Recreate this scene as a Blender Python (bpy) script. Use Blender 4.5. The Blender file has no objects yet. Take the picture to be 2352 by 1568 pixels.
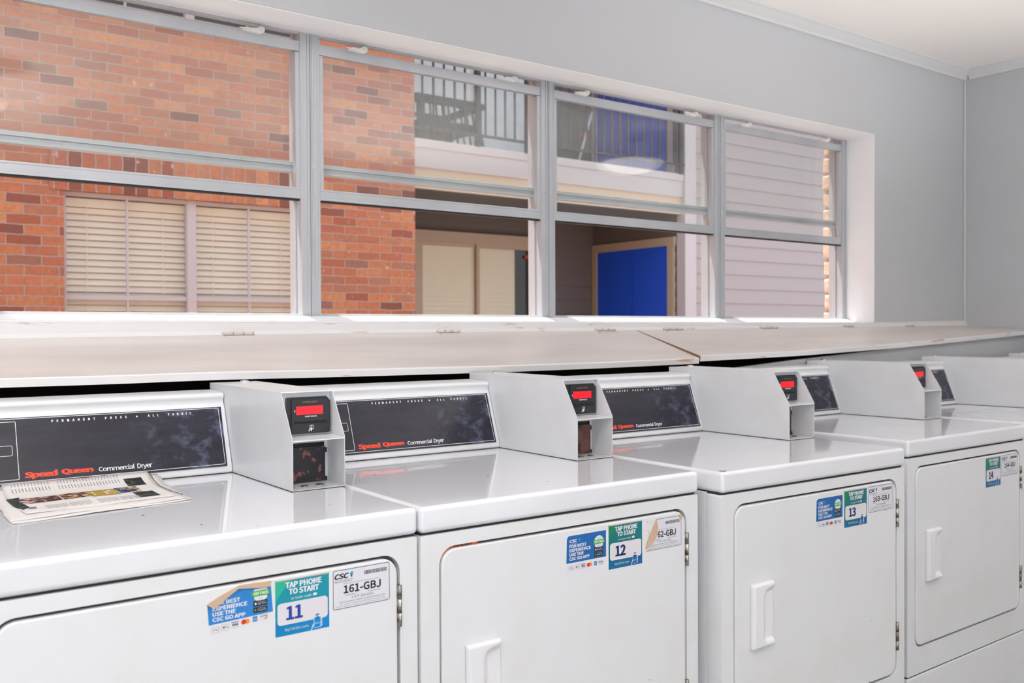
import bpy, bmesh, math, random
from mathutils import Vector, Matrix
random.seed(7)
S = bpy.context.scene
COL = S.collection
# ------------------------------------------------------------------ camera
F_PX, YAW, PITCH, ROLL, EYE = 2139.136, -0.6334582, -0.0118867, -0.0045894, 1.21558
cam_d = bpy.data.cameras.new('camera'); cam = bpy.data.objects.new('camera', cam_d); COL.objects.link(cam)
cam_d.sensor_width = 36; cam_d.lens = F_PX / 2352 * 36; cam_d.clip_start = .05; cam_d.clip_end = 300
cy, sy, cp, sp, cr, sr = math.cos(YAW), math.sin(YAW), math.cos(PITCH), math.sin(PITCH), math.cos(ROLL), math.sin(ROLL)
right = Vector((cy, sy, 0)); fwd = Vector((-sy*cp, cy*cp, sp)); up = Vector((sy*sp, -cy*sp, cp))
r2 = right*cr + up*sr; u2 = up*cr - right*sr
M = Matrix.Identity(4)
for i in range(3): M[i][0], M[i][1], M[i][2] = r2[i], u2[i], -fwd[i]
M.translation = (0, 0, EYE); cam.matrix_world = M
cam_d.dof.use_dof = True; cam_d.dof.focus_distance = 2.0; cam_d.dof.aperture_fstop = 6.3
S.camera = cam
# ------------------------------------------------------------------ world, sun, exposure
S.view_settings.view_transform = 'Standard'; S.view_settings.look = 'None'
S.view_settings.gamma = 1; S.view_settings.use_curve_mapping = False
S.view_settings.exposure = 0.0
wd = bpy.data.worlds.new('sky'); S.world = wd; wd.use_nodes = True
nt = wd.node_tree; nt.nodes.clear()
wo = nt.nodes.new('ShaderNodeOutputWorld'); bg = nt.nodes.new('ShaderNodeBackground')
tc = nt.nodes.new('ShaderNodeTexCoord'); sx = nt.nodes.new('ShaderNodeSeparateXYZ'); rp = nt.nodes.new('ShaderNodeValToRGB')
nt.links.new(tc.outputs['Generated'], sx.inputs[0]); nt.links.new(sx.outputs['Z'], rp.inputs[0])
rp.color_ramp.elements[0].position = 0.0; rp.color_ramp.elements[0].color = (.95, .95, .95, 1)
rp.color_ramp.elements[1].position = .6; rp.color_ramp.elements[1].color = (.66, .80, 1, 1)
nt.links.new(rp.outputs[0], bg.inputs[0]); bg.inputs[1].default_value = 1.35
nt.links.new(bg.outputs[0], wo.inputs[0])
sd = bpy.data.lights.new('sun', 'SUN'); sd.energy = 11.0; sd.angle = .009; sd.color = (1, .93, .83)
sun = bpy.data.objects.new('sun', sd); COL.objects.link(sun)
sun.rotation_euler = Vector((-.8, 1, 4.4)).to_track_quat('Z', 'Y').to_euler()
def area(name, loc, target, sx_, sy_, power, col=(1, 1, 1)):
    d = bpy.data.lights.new(name, 'AREA'); d.shape = 'RECTANGLE'; d.size = sx_; d.size_y = sy_; d.energy = power; d.color = col
    o = bpy.data.objects.new(name, d); COL.objects.link(o); o.location = loc
    o.rotation_euler = (Vector(loc) - Vector(target)).to_track_quat('Z', 'Y').to_euler(); return o
# daylight that comes in through the open doorway in the back wall, left of and behind the camera
area('doorway_daylight', (-.55, -1.95, 1.15), (-.2, 2, 1.15), 1.9, 2.1, 31, (.93, .96, 1))
# fill lights added behind the camera, no fixture; their beams only reach the ceiling
for _n, _l, _t, _p in (('ceiling_fill', (-.3, -1.2, .6), (.2, -.3, 2.5), 34), ('ceiling_fill', (2.9, -1.2, .6), (3.1, .2, 2.5), 30)):
    _a = area(_n, _l, _t, 1.2, .5, _p*1.05, (1, .98, .97)); _a.data.spread = math.radians(75)
# ------------------------------------------------------------------ helpers
def lin(r, g, b):
    f = lambda c: (c/255/12.92) if c/255 <= .04045 else ((c/255+.055)/1.055)**2.4
    return (f(r), f(g), f(b), 1)
MATS = {}
def mat(name, col, rough=.5, metal=0., coat=0., emit=None, es=0., spec=.5):
    if name in MATS: return MATS[name]
    m = bpy.data.materials.new(name); m.use_nodes = True; p = m.node_tree.nodes['Principled BSDF']
    if len(col) == 3: col = tuple(col) + (1,)
    p.inputs['Base Color'].default_value = col; p.inputs['Roughness'].default_value = rough
    p.inputs['Metallic'].default_value = metal; p.inputs['Coat Weight'].default_value = coat
    p.inputs['Specular IOR Level'].default_value = spec
    if emit: p.inputs['Emission Color'].default_value = emit; p.inputs['Emission Strength'].default_value = es
    MATS[name] = m; return m
def N(m, t, **kw):
    n = m.node_tree.nodes.new(t)
    for k, v in kw.items():
        if isinstance(k, str) and hasattr(n, k): setattr(n, k, v)
    return n
def L(m, a, b): m.node_tree.links.new(a, b)
def P(m): return m.node_tree.nodes['Principled BSDF']
def ramp(m, stops, src, interp='LINEAR'):
    r = N(m, 'ShaderNodeValToRGB'); e = r.color_ramp; e.interpolation = interp
    while len(e.elements) < len(stops): e.elements.new(.5)
    for el, (p_, c_) in zip(e.elements, stops): el.position = p_; el.color = c_ if len(c_) == 4 else tuple(c_)+(1,)
    L(m, src, r.inputs[0]); return r.outputs[0]
def noise(m, scale, detail=3, rough=.5, src=None, stretch=None):
    t = N(m, 'ShaderNodeTexCoord'); n = N(m, 'ShaderNodeTexNoise'); n.inputs['Scale'].default_value = scale
    n.inputs['Detail'].default_value = detail; n.inputs['Roughness'].default_value = rough
    o = t.outputs['Object']
    if stretch:
        mp = N(m, 'ShaderNodeMapping'); mp.inputs['Scale'].default_value = stretch; L(m, o, mp.inputs[0]); o = mp.outputs[0]
    L(m, o, n.inputs['Vector']); return n.outputs['Fac']
def mix(m, fac, a, b):
    x = N(m, 'ShaderNodeMix', data_type='RGBA')
    for s, v in ((0, fac), (6, a), (7, b)):
        if hasattr(v, 'is_output'): L(m, v, x.inputs[s])
        elif s == 0: x.inputs[0].default_value = v
        else: x.inputs[s].default_value = v if len(v) == 4 else tuple(v)+(1,)
    return x.outputs[2]
def bump(m, h, dist=.002, strength=.5):
    b = N(m, 'ShaderNodeBump'); b.inputs['Distance'].default_value = dist; b.inputs['Strength'].default_value = strength
    L(m, h, b.inputs['Height']); L(m, b.outputs[0], P(m).inputs['Normal'])
def specks(m, base, dark=(.04, .03, .03, 1), scale=22, thr=.045, sparse=.60):
    t = N(m, 'ShaderNodeTexCoord'); v = N(m, 'ShaderNodeTexVoronoi'); v.inputs['Scale'].default_value = scale
    L(m, t.outputs['Object'], v.inputs['Vector'])
    a = ramp(m, [(thr*.7, (1, 1, 1)), (thr, (0, 0, 0))], v.outputs['Distance'])
    sep = N(m, 'ShaderNodeSeparateColor'); L(m, v.outputs['Color'], sep.inputs[0])
    b = ramp(m, [(sparse, (0, 0, 0)), (sparse+.01, (1, 1, 1))], sep.outputs[0])
    mu = N(m, 'ShaderNodeMath', operation='MULTIPLY'); L(m, a, mu.inputs[0]); L(m, b, mu.inputs[1])
    return mix(m, mu.outputs[0], base, dark)

def new_bm(): return bmesh.new()
def obj(name, bm, mats, parent=None, smooth=False, bevel=0, seg=2, **props):
    me = bpy.data.meshes.new(name); bm.normal_update(); bm.to_mesh(me); bm.free()
    for m in (mats if isinstance(mats, (list, tuple)) else [mats]): me.materials.append(m)
    o = bpy.data.objects.new(name, me); COL.objects.link(o)
    if parent: o.parent = parent
    if bevel:
        b = o.modifiers.new('bevel', 'BEVEL'); b.width = bevel; b.segments = seg; b.limit_method = 'ANGLE'; b.angle_limit = math.radians(40)
        b.harden_normals = False; smooth = True
    if smooth:
        for p in me.polygons: p.use_smooth = True
        if bevel or smooth == 'auto':
            w = o.modifiers.new('weighted_normal', 'WEIGHTED_NORMAL'); w.keep_sharp = True
    for k, v in props.items(): o[k] = v
    return o
def thing(name, loc, label, cat, group=None, rz=0):
    o = bpy.data.objects.new(name, None); COL.objects.link(o); o.location = loc; o.rotation_euler = (0, 0, rz)
    o.empty_display_size = .1
    o['label'] = label; o['category'] = cat
    if group: o['group'] = group
    return o
def tag(o, label, cat, group=None):
    o['label'] = label; o['category'] = cat
    if group: o['group'] = group
    return o
def box(bm, a, b, mi=0):
    x0, y0, z0 = a; x1, y1, z1 = b
    v = [bm.verts.new(p) for p in ((x0,y0,z0),(x1,y0,z0),(x1,y1,z0),(x0,y1,z0),(x0,y0,z1),(x1,y0,z1),(x1,y1,z1),(x0,y1,z1))]
    for f in ((0,3,2,1),(4,5,6,7),(0,1,5,4),(1,2,6,5),(2,3,7,6),(3,0,4,7)):
        bm.faces.new([v[i] for i in f]).material_index = mi
    return v
def prism_x(bm, pts, x0, x1, mi=0):           # pts are (y,z), extruded along x
    a = [bm.verts.new((x0, y, z)) for y, z in pts]; b = [bm.verts.new((x1, y, z)) for y, z in pts]
    n = len(pts); fs = [bm.faces.new(a), bm.faces.new(b[::-1])]
    for i in range(n): fs.append(bm.faces.new((a[i], b[i], b[(i+1) % n], a[(i+1) % n])))
    for f in fs: f.material_index = mi
    bmesh.ops.recalc_face_normals(bm, faces=fs)
def prism_y(bm, pts, y0, y1, mi=0):           # pts are (x,z)
    a = [bm.verts.new((x, y0, z)) for x, z in pts]; b = [bm.verts.new((x, y1, z)) for x, z in pts]
    n = len(pts); fs = [bm.faces.new(a), bm.faces.new(b[::-1])]
    for i in range(n): fs.append(bm.faces.new((a[i], b[i], b[(i+1) % n], a[(i+1) % n])))
    for f in fs: f.material_index = mi
    bmesh.ops.recalc_face_normals(bm, faces=fs)
def rrect(x0, z0, x1, z1, r, n=6):
    out = []
    for cx, cz, a0 in ((x1-r, z1-r, 0), (x0+r, z1-r, 90), (x0+r, z0+r, 180), (x1-r, z0+r, 270)):
        for i in range(n+1):
            a = math.radians(a0 + 90*i/n); out.append((cx+r*math.cos(a), cz+r*math.sin(a)))
    return out
def tube(bm, p0, p1, r, n=12, mi=0, r1=None):
    p0, p1 = Vector(p0), Vector(p1); d = (p1-p0).normalized()
    a = d.orthogonal().normalized(); b = d.cross(a); r1 = r if r1 is None else r1
    A = [bm.verts.new(p0 + r*(a*math.cos(t)+b*math.sin(t))) for t in [2*math.pi*i/n for i in range(n)]]
    B = [bm.verts.new(p1 + r1*(a*math.cos(t)+b*math.sin(t))) for t in [2*math.pi*i/n for i in range(n)]]
    fs = [bm.faces.new(A[::-1]), bm.faces.new(B)]
    for i in range(n):
        f = bm.faces.new((A[i], A[(i+1) % n], B[(i+1) % n], B[i])); f.smooth = True; fs.append(f)
    for f in fs: f.material_index = mi
def lathe(bm, prof, c, axis='Z', n=24, mi=0):  # prof (r, h)
    rings = []
    for r, h in prof:
        ring = []
        for i in range(n):
            t = 2*math.pi*i/n; u, v = r*math.cos(t), r*math.sin(t)
            p = (c[0]+u, c[1]+v, c[2]+h) if axis == 'Z' else (c[0]+u, c[1]-h, c[2]+v)
            ring.append(bm.verts.new(p))
        rings.append(ring)
    for A, B in zip(rings, rings[1:]):
        for i in range(n):
            f = bm.faces.new((A[i], A[(i+1) % n], B[(i+1) % n], B[i])); f.smooth = True; f.material_index = mi
    bm.faces.new(rings[0][::-1]).material_index = mi; bm.faces.new(rings[-1]).material_index = mi
def hole_plate(bm, outer, inner, y, mi=0):     # flat ring in the xz plane at y
    vo = [bm.verts.new((x, y, z)) for x, z in outer]; vi = [bm.verts.new((x, y, z)) for x, z in inner]
    es = [bm.edges.new((l[i], l[(i+1) % len(l)])) for l in (vo, vi) for i in range(len(l))]
    r = bmesh.ops.triangle_fill(bm, use_beauty=True, use_dissolve=False, edges=es, normal=(0, -1, 0))
    for f in r['geom']:
        if isinstance(f, bmesh.types.BMFace): f.material_index = mi
    return vo, vi
def sweep_down(bm, loop, dy, mi=0):
    new = [bm.verts.new((v.co.x, v.co.y+dy, v.co.z)) for v in loop]; n = len(loop)
    for i in range(n): bm.faces.new((loop[i], loop[(i+1) % n], new[(i+1) % n], new[i])).material_index = mi
    return new
# lettering as mesh outlines
_T = {}
try:                                            # the sans face that ships inside Blender; falls back to the built-in one
    import os
    FONT = bpy.data.fonts.load(os.path.join(bpy.utils.resource_path('LOCAL'), 'datafiles', 'fonts', 'Noto Sans CJK Regular.woff2'))
except Exception: FONT = None
def glyphs(s, bold=0., space=1., shear=0.):
    k = (s, bold, space, shear)
    if k not in _T:
        cu = bpy.data.curves.new('lettering', 'FONT'); cu.body = s; cu.size = 1; cu.offset = bold; cu.space_character = space; cu.shear = shear
        cu.resolution_u = 2
        if FONT: cu.font = FONT
        o = bpy.data.objects.new('lettering', cu); me = bpy.data.meshes.new_from_object(o)
        vs = [(v.co.x, v.co.y) for v in me.vertices]; fs = [tuple(p.vertices) for p in me.polygons]
        x0 = min(v[0] for v in vs); x1 = max(v[0] for v in vs); y0 = min(v[1] for v in vs); y1 = max(v[1] for v in vs)
        _T[k] = ([((x-x0)/(x1-x0), (y-y0)/(y1-y0)) for x, y in vs], fs)
        bpy.data.objects.remove(o); bpy.data.curves.remove(cu); bpy.data.meshes.remove(me)
    return _T[k]
class Flat:
    """thin printed layers on a plane: origin, u and v directions, outward normal"""
    def __init__(s, bm, o, u, v, n, step=.00012):
        s.bm = bm; s.o = Vector(o); s.u = Vector(u).normalized(); s.v = Vector(v).normalized(); s.n = Vector(n).normalized(); s.step = step
    def at(s, x, y, h): return s.o + s.u*x + s.v*y + s.n*h
    def poly(s, pts, lay, mi):
        vs = [s.bm.verts.new(s.at(x, y, lay*s.step)) for x, y in pts]; f = s.bm.faces.new(vs); f.material_index = mi
        f.normal_update()
        if f.normal.dot(s.n) < 0: f.normal_flip()
    def slab(s, pts, h0, h1, mi):
        a = [s.bm.verts.new(s.at(x, y, h0)) for x, y in pts]; b = [s.bm.verts.new(s.at(x, y, h1)) for x, y in pts]; n = len(pts)
        fs = [s.bm.faces.new(a[::-1]), s.bm.faces.new(b)] + [s.bm.faces.new((a[i], a[(i+1) % n], b[(i+1) % n], b[i])) for i in range(n)]
        for f in fs: f.material_index = mi
        bmesh.ops.recalc_face_normals(s.bm, faces=fs)
    def rect(s, x0, y0, x1, y1, lay, mi, r=0): s.poly(rrect(x0, y0, x1, y1, r, 4) if r else [(x0,y0),(x1,y0),(x1,y1),(x0,y1)], lay, mi)
    def frame(s, x0, y0, x1, y1, w, lay, mi, r=.002):
        o = rrect(x0, y0, x1, y1, r, 4); i = rrect(x0+w, y0+w, x1-w, y1-w, max(r-w, .0003), 4); n = len(o)
        for k in range(n): s.poly([o[k], o[(k+1) % n], i[(k+1) % n], i[k]], lay, mi)
    def text(s, t, x0, y0, x1, y1, lay, mi, bold=0., space=1., shear=0., tilt=0.):
        if bold >= .02:                          # heavy faces: the outline drawn three times, slightly apart
            d = (y1-y0)*(.052 if bold > .04 else .030)
            for k in ((-1, 0, 1) if bold < .04 else (-1.5, -.75, 0, .75, 1.5)): s.text(t, x0+d+k*d, y0, x1-d+k*d, y1, lay+.3*(k+1.5), mi, .010, space, shear, tilt)
            return
        vs, fs = glyphs(t, bold, space, shear)
        V = [s.bm.verts.new(s.at(x0+a*(x1-x0), y0+b*(y1-y0)+tilt*a, lay*s.step)) for a, b in vs]
        for f in fs:
            try: q = s.bm.faces.new([V[i] for i in f])
            except ValueError: continue
            q.material_index = mi; q.normal_update()
            if q.normal.dot(s.n) < 0: q.normal_flip()
# ------------------------------------------------------------------ materials
enamel = mat('white_enamel_lid', (.79, .79, .82), .13, coat=.35)
L(enamel, specks(enamel, mix(enamel, ramp(enamel, [(.5, (0,0,0)), (.9, (.6,.6,.6))], noise(enamel, 5, 4)), (.785,.795,.84), (.74,.735,.74)), scale=17, thr=.05, sparse=.72), P(enamel).inputs['Base Color'])
L(enamel, ramp(enamel, [(.3, (.06,.06,.06)), (.8, (.13,.13,.13))], noise(enamel, 9, 4)), P(enamel).inputs['Roughness'])
body = mat('white_enamel_body', (.78, .78, .78), .32, coat=.1)
L(body, specks(body, mix(body, ramp(body, [(.48, (0,0,0)), (.8, (1,1,1))], noise(body, 6, 5)), (.765,.775,.80), (.74,.73,.71)), scale=13, thr=.035, sparse=.74), P(body).inputs['Base Color'])
boxm = mat('painted_coin_box', (.73, .74, .755), .3, coat=.1)
L(boxm, specks(boxm, mix(boxm, ramp(boxm, [(.5, (0,0,0)), (.75, (1,1,1))], noise(boxm, 8, 5)), (.735,.75,.78), (.70,.695,.70)), scale=20, thr=.04, sparse=.82), P(boxm).inputs['Base Color'])
handle_m = mat('handle_plastic', (.82, .82, .85), .3)
seam = mat('dark_gap', (.03, .028, .027), .8)
rust = mat('rusty_edge', (.30, .17, .09), .8)
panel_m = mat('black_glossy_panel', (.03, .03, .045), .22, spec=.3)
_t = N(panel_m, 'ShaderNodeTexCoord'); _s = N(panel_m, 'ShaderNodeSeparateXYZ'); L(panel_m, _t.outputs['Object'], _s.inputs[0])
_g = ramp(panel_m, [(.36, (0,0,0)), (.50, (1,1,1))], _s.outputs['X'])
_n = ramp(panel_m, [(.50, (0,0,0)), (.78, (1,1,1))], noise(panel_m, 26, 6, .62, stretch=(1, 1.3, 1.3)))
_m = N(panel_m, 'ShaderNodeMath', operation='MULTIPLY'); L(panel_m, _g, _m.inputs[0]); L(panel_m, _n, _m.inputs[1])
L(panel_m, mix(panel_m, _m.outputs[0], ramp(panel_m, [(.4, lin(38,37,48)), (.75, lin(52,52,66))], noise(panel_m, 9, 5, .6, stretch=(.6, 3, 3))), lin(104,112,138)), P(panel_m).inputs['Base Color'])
print_white = mat('printed_white', (.80, .81, .83), .4)
print_grey = mat('printed_grey', lin(120,122,130), .5)
print_red = mat('printed_orange_red', lin(240, 70, 30), .4)
black_pl = mat('black_plastic', (.022, .022, .03), .3)
slot_m = mat('slot_black', (.004, .004, .004), .6)
led = mat('red_display', lin(225, 25, 35), .25, emit=lin(255, 30, 45), es=.55)
gold = mat('gold_print', lin(170, 140, 90), .4)
rplate = mat('worn_coin_plate', (.02, .02, .025), .35)
L(rplate, ramp(rplate, [(.0, (.013,.013,.018)), (.58, (.02,.02,.026)), (.63, lin(150,84,72)), (.7, lin(110,60,50)), (.74, lin(60,70,95)), (.8, (.02,.02,.025))], noise(rplate, 55, 2, .6)), P(rplate).inputs['Base Color'])
rplate2 = mat('rusted_coin_plate', (.1, .05, .04), .6)
L(rplate2, ramp(rplate2, [(.35, (.02,.018,.02)), (.45, lin(92,58,52)), (.6, lin(122,82,72)), (.75, lin(70,44,40))], noise(rplate2, 30, 4, .6)), P(rplate2).inputs['Base Color'])
steel = mat('steel', (.48, .47, .46), .35, metal=1.)
L(steel, ramp(steel, [(.4, (.55,.53,.51)), (.65, (.22,.18,.15))], noise(steel, 60, 3)), P(steel).inputs['Base Color'])
chrome = mat('bright_bolt', (.8, .8, .8), .18, metal=1.)
wallm = mat('painted_wall', lin(190, 192, 196), .6)
L(wallm, mix(wallm, noise(wallm, 2.5, 3), lin(195,197,201), lin(191,193,196)), P(wallm).inputs['Base Color'])
bump(wallm, noise(wallm, 130, 3), .0006, .35)
ceilm = mat('ceiling_paint', lin(248, 244, 240), .7); bump(ceilm, noise(ceilm, 90, 3), .0008, .35)
trimm = mat('trim_paint', lin(216, 216, 217), .45)
revealm = mat('reveal_paint', lin(240, 239, 241), .5); bump(revealm, noise(revealm, 70, 2), .0006, .3)
ledgem = mat('painted_plywood', lin(214, 208, 204), .36)
L(ledgem, specks(ledgem, mix(ledgem, ramp(ledgem, [(.35, (0,0,0)), (.75, (1,1,1))], noise(ledgem, 3, 6, .6, stretch=(.5, 3, 3))), lin(221,215,211), lin(203,194,188)), dark=(.10,.07,.05,1), scale=9, thr=.028, sparse=.6), P(ledgem).inputs['Base Color'])
bump(ledgem, noise(ledgem, 40, 4, stretch=(.4, 3, 3)), .0008, .3)
edgem = mat('painted_plywood_edge', lin(224, 222, 222), .5)
L(edgem, mix(edgem, ramp(edgem, [(.62, (0,0,0)), (.70, (1,1,1))], noise(edgem, 14, 5, .6, stretch=(.5, 1, 3))), lin(226,224,225), lin(196,168,140)), P(edgem).inputs['Base Color'])
rawwood = mat('raw_plywood', lin(150, 112, 84), .8)
alu = mat('window_aluminium', (.56, .57, .60), .34, metal=.3)
L(alu, ramp(alu, [(.3, (.47,.485,.52)), (.7, (.56,.575,.61))], noise(alu, 6, 4, stretch=(1, 1, .2))), P(alu).inputs['Base Color'])
alu_dark = mat('window_gasket', (.02, .018, .016), .6)
latchm = mat('white_latch', (.82, .80, .76), .4)
def glass_mat(name, dust, gloss=.04):
    m = bpy.data.materials.new(name); m.use_nodes = True; n = m.node_tree; n.nodes.clear()
    out = n.nodes.new('ShaderNodeOutputMaterial'); tr = n.nodes.new('ShaderNodeBsdfTransparent'); gl = n.nodes.new('ShaderNodeBsdfGlossy')
    gl.inputs['Roughness'].default_value = .02; tr.inputs[0].default_value = (.975, .985, .98, 1)
    df = n.nodes.new('ShaderNodeBsdfDiffuse'); df.inputs[0].default_value = (.8, .78, .76, 1)
    tl = n.nodes.new('ShaderNodeBsdfTranslucent'); tl.inputs[0].default_value = (.8, .78, .76, 1)
    ad = n.nodes.new('ShaderNodeMixShader'); n.links.new(df.outputs[0], ad.inputs[1]); n.links.new(tl.outputs[0], ad.inputs[2])
    fr = n.nodes.new('ShaderNodeLayerWeight'); fr.inputs[0].default_value = .5
    pw = n.nodes.new('ShaderNodeMath'); pw.operation = 'POWER'; pw.inputs[1].default_value = 5; n.links.new(fr.outputs['Facing'], pw.inputs[0])
    mu = n.nodes.new('ShaderNodeMath'); mu.operation = 'MULTIPLY_ADD'; mu.inputs[1].default_value = 1-gloss; mu.inputs[2].default_value = gloss; n.links.new(pw.outputs[0], mu.inputs[0])
    m1 = n.nodes.new('ShaderNodeMixShader'); n.links.new(mu.outputs[0], m1.inputs[0]); n.links.new(tr.outputs[0], m1.inputs[1]); n.links.new(gl.outputs[0], m1.inputs[2])
    nz = noise(m, 3.0, 5, .6)
    rm = n.nodes.new('ShaderNodeMapRange'); n.links.new(nz, rm.inputs[0]); rm.inputs[1].default_value = .3; rm.inputs[2].default_value = .75
    rm.inputs[3].default_value = dust*.6; rm.inputs[4].default_value = dust*1.5
    m2 = n.nodes.new('ShaderNodeMixShader'); n.links.new(rm.outputs[0], m2.inputs[0]); n.links.new(m1.outputs[0], m2.inputs[1]); n.links.new(ad.outputs[0], m2.inputs[2])
    n.links.new(m2.outputs[0], out.inputs[0]); return m
glass = glass_mat('dusty_window_glass', .028, .03); glass1 = glass_mat('hazier_window_glass', .032, .03)  # first window's glass: dust raised to mimic glare haze
glass_far = glass_mat('far_window_glass', .02, .03)
# outside
def brick_mat(name, w=.25, h=.08, soldier=False):
    m = mat(name, (.4, .15, .08), .85); t = N(m, 'ShaderNodeTexCoord'); mp = N(m, 'ShaderNodeMapping')
    sep = N(m, 'ShaderNodeSeparateXYZ'); cb = N(m, 'ShaderNodeCombineXYZ'); nz2 = N(m, 'ShaderNodeTexNoise'); nz2.inputs['Scale'].default_value = 22; nz2.inputs['Detail'].default_value = 3; L(m, t.outputs['Object'], sep.inputs[0])
    ad = N(m, 'ShaderNodeMath', operation='ADD'); L(m, sep.outputs['X'], ad.inputs[0]); L(m, sep.outputs['Y'], ad.inputs[1])
    # small waviness of the courses
    nz = N(m, 'ShaderNodeTexNoise'); nz.inputs['Scale'].default_value = 6; L(m, t.outputs['Object'], nz.inputs['Vector']); L(m, t.outputs['Object'], nz2.inputs['Vector'])
    hw = N(m, 'ShaderNodeMath', operation='MULTIPLY_ADD'); hw.inputs[1].default_value = .012; L(m, nz2.outputs['Fac'], hw.inputs[0]); L(m, ad.outputs[0], hw.inputs[2]); ad = hw
    vw = N(m, 'ShaderNodeMath', operation='MULTIPLY_ADD'); vw.inputs[1].default_value = .010; L(m, nz2.outputs['Fac'], vw.inputs[0]); L(m, sep.outputs['Z'], vw.inputs[2])
    wv = N(m, 'ShaderNodeMath', operation='MULTIPLY_ADD'); L(m, nz.outputs['Fac'], wv.inputs[0]); wv.inputs[1].default_value = .016; L(m, vw.outputs[0], wv.inputs[2])
    if soldier: L(m, wv.outputs[0], cb.inputs['X']); L(m, ad.outputs[0], cb.inputs['Y'])
    else: L(m, ad.outputs[0], cb.inputs['X']); L(m, wv.outputs[0], cb.inputs['Y'])
    L(m, cb.outputs[0], mp.inputs[0])
    b = N(m, 'ShaderNodeTexBrick'); L(m, mp.outputs[0], b.inputs['Vector'])
    b.inputs['Scale'].default_value = 1.27; b.inputs['Brick Width'].default_value = w; b.inputs['Row Height'].default_value = h
    b.inputs['Mortar Size'].default_value = .0055; b.inputs['Mortar Smooth'].default_value = .25; b.inputs['Bias'].default_value = 0
    b.inputs['Color1'].default_value = (0, 0, 0, 1); b.inputs['Color2'].default_value = (1, 1, 1, 1); b.inputs['Mortar'].default_value = (.5, .5, .5, 1)
    if soldier: b.offset = 0; mp.inputs['Location'].default_value = (-2.242, 0, 0)
    cols = ramp(m, [(0, lin(128,84,74)), (.12, lin(176,100,76)), (.25, lin(212,134,94)), (.4, lin(188,110,86)), (.55, lin(226,152,104)), (.7, lin(188,126,98)), (.85, lin(218,134,90)), (1, lin(154,114,100))], b.outputs['Color'])
    fine = noise(m, 30, 5, .65)
    c2 = mix(m, ramp(m, [(.42, (0,0,0)), (.75, (.6,.6,.6))], fine), cols, lin(148, 98, 80))
    c3 = mix(m, ramp(m, [(.66, (0,0,0)), (.74, (.8,.8,.8))], noise(m, 21, 3, .5)), c2, lin(226, 196, 188))
    fc = mix(m, b.outputs['Fac'], c3, lin(190, 164, 152))
    L(m, fc, P(m).inputs['Base Color'])
    inv = N(m, 'ShaderNodeMath', operation='MULTIPLY_ADD'); L(m, b.outputs['Fac'], inv.inputs[0]); inv.inputs[1].default_value = -1; L(m, fine, inv.inputs[2])
    bump(m, inv.outputs[0], .006, .8); return m
brick = brick_mat('red_brick'); soldier = brick_mat('soldier_brick', .33, .104, True)
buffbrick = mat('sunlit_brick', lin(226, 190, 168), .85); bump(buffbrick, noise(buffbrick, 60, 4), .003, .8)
mortar = mat('mortar', lin(190, 168, 156), .9)
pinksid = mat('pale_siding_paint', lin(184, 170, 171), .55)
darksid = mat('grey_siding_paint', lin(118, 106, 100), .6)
whitetrim = mat('white_trim_paint', lin(208, 197, 199), .5)
soffit = mat('brown_soffit', lin(92, 78, 72), .7)
tanframe = mat('tan_frame', lin(196, 172, 150), .5)
blindm = mat('cream_blinds', lin(255, 244, 228), .5)
blindm2 = mat('beige_blinds', lin(255, 238, 210), .6)
curtain = mat('white_vertical_blind', lin(250, 248, 252), .6)
blue = mat('blue_door_paint', lin(30, 88, 226), .35)
iron = mat('black_iron', (.03, .03, .035), .45)
darkroom = mat('dark_interior', (.015, .012, .015), .9)
groundm = mat('concrete_ground', lin(160, 150, 140), .9); bump(groundm, noise(groundm, 30, 4), .004, .5)
floorm = mat('floor_tile', lin(150, 146, 140), .45)
L(floorm, mix(floorm, noise(floorm, 5, 4), lin(160,156,150), lin(138,134,128)), P(floorm).inputs['Base Color'])
chair_m = mat('dark_wicker', (.035, .035, .045), .5)
# ------------------------------------------------------------------ room shell
XR, YW, XL, YB, ZC = 4.588, 2.42, -1.9, -1.7, 2.492
X0, X1, ZS, ZH, YF, YO = .24, 3.809, 1.2445, 2.092, 2.563, 2.68
def struct(name, bm, m, parent=None, **k):
    o = obj(name, bm, m, parent, **k)
    if not parent: o['kind'] = 'structure'
    return o
b = new_bm(); box(b, (XL-.15, YB-.15, -.1), (XR+.15, YO, 0)); struct('floor', b, floorm)
b = new_bm(); box(b, (XL-.15, YB-.15, ZC), (XR+.15, YO, ZC+.15)); struct('ceiling', b, ceilm)
b = new_bm()
box(b, (XL-.15, YW, 0), (XR+.15, 2.60, ZS-.008)); box(b, (XL-.15, YW, ZH), (XR+.15, 2.60, ZC))
box(b, (XL-.15, YW, ZS-.008), (X0, 2.60, ZH)); box(b, (X1, YW, ZS-.008), (XR+.15, 2.60, ZH))
struct('wall_window_side', b, wallm)
b = new_bm(); box(b, (XR, YB-.15, 0), (XR+.15, YW, ZC)); struct('wall_right', b, wallm)
b = new_bm(); box(b, (XL-.15, YB-.15, 0), (XL, YW, ZC)); struct('wall_left', b, wallm)
b = new_bm()
box(b, (XL, YB-.15, 0), (-1.5, YB, ZC)); box(b, (.45, YB-.15, 0), (1.98, YB, ZC)); box(b, (3.42, YB-.15, 0), (XR, YB, ZC)); box(b, (1.98, YB-.15, 1.25), (3.42, YB, ZC)); box(b, (-1.5, YB-.15, 2.12), (.45, YB, ZC))
struct('wall_back', b, wallm)
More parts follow.
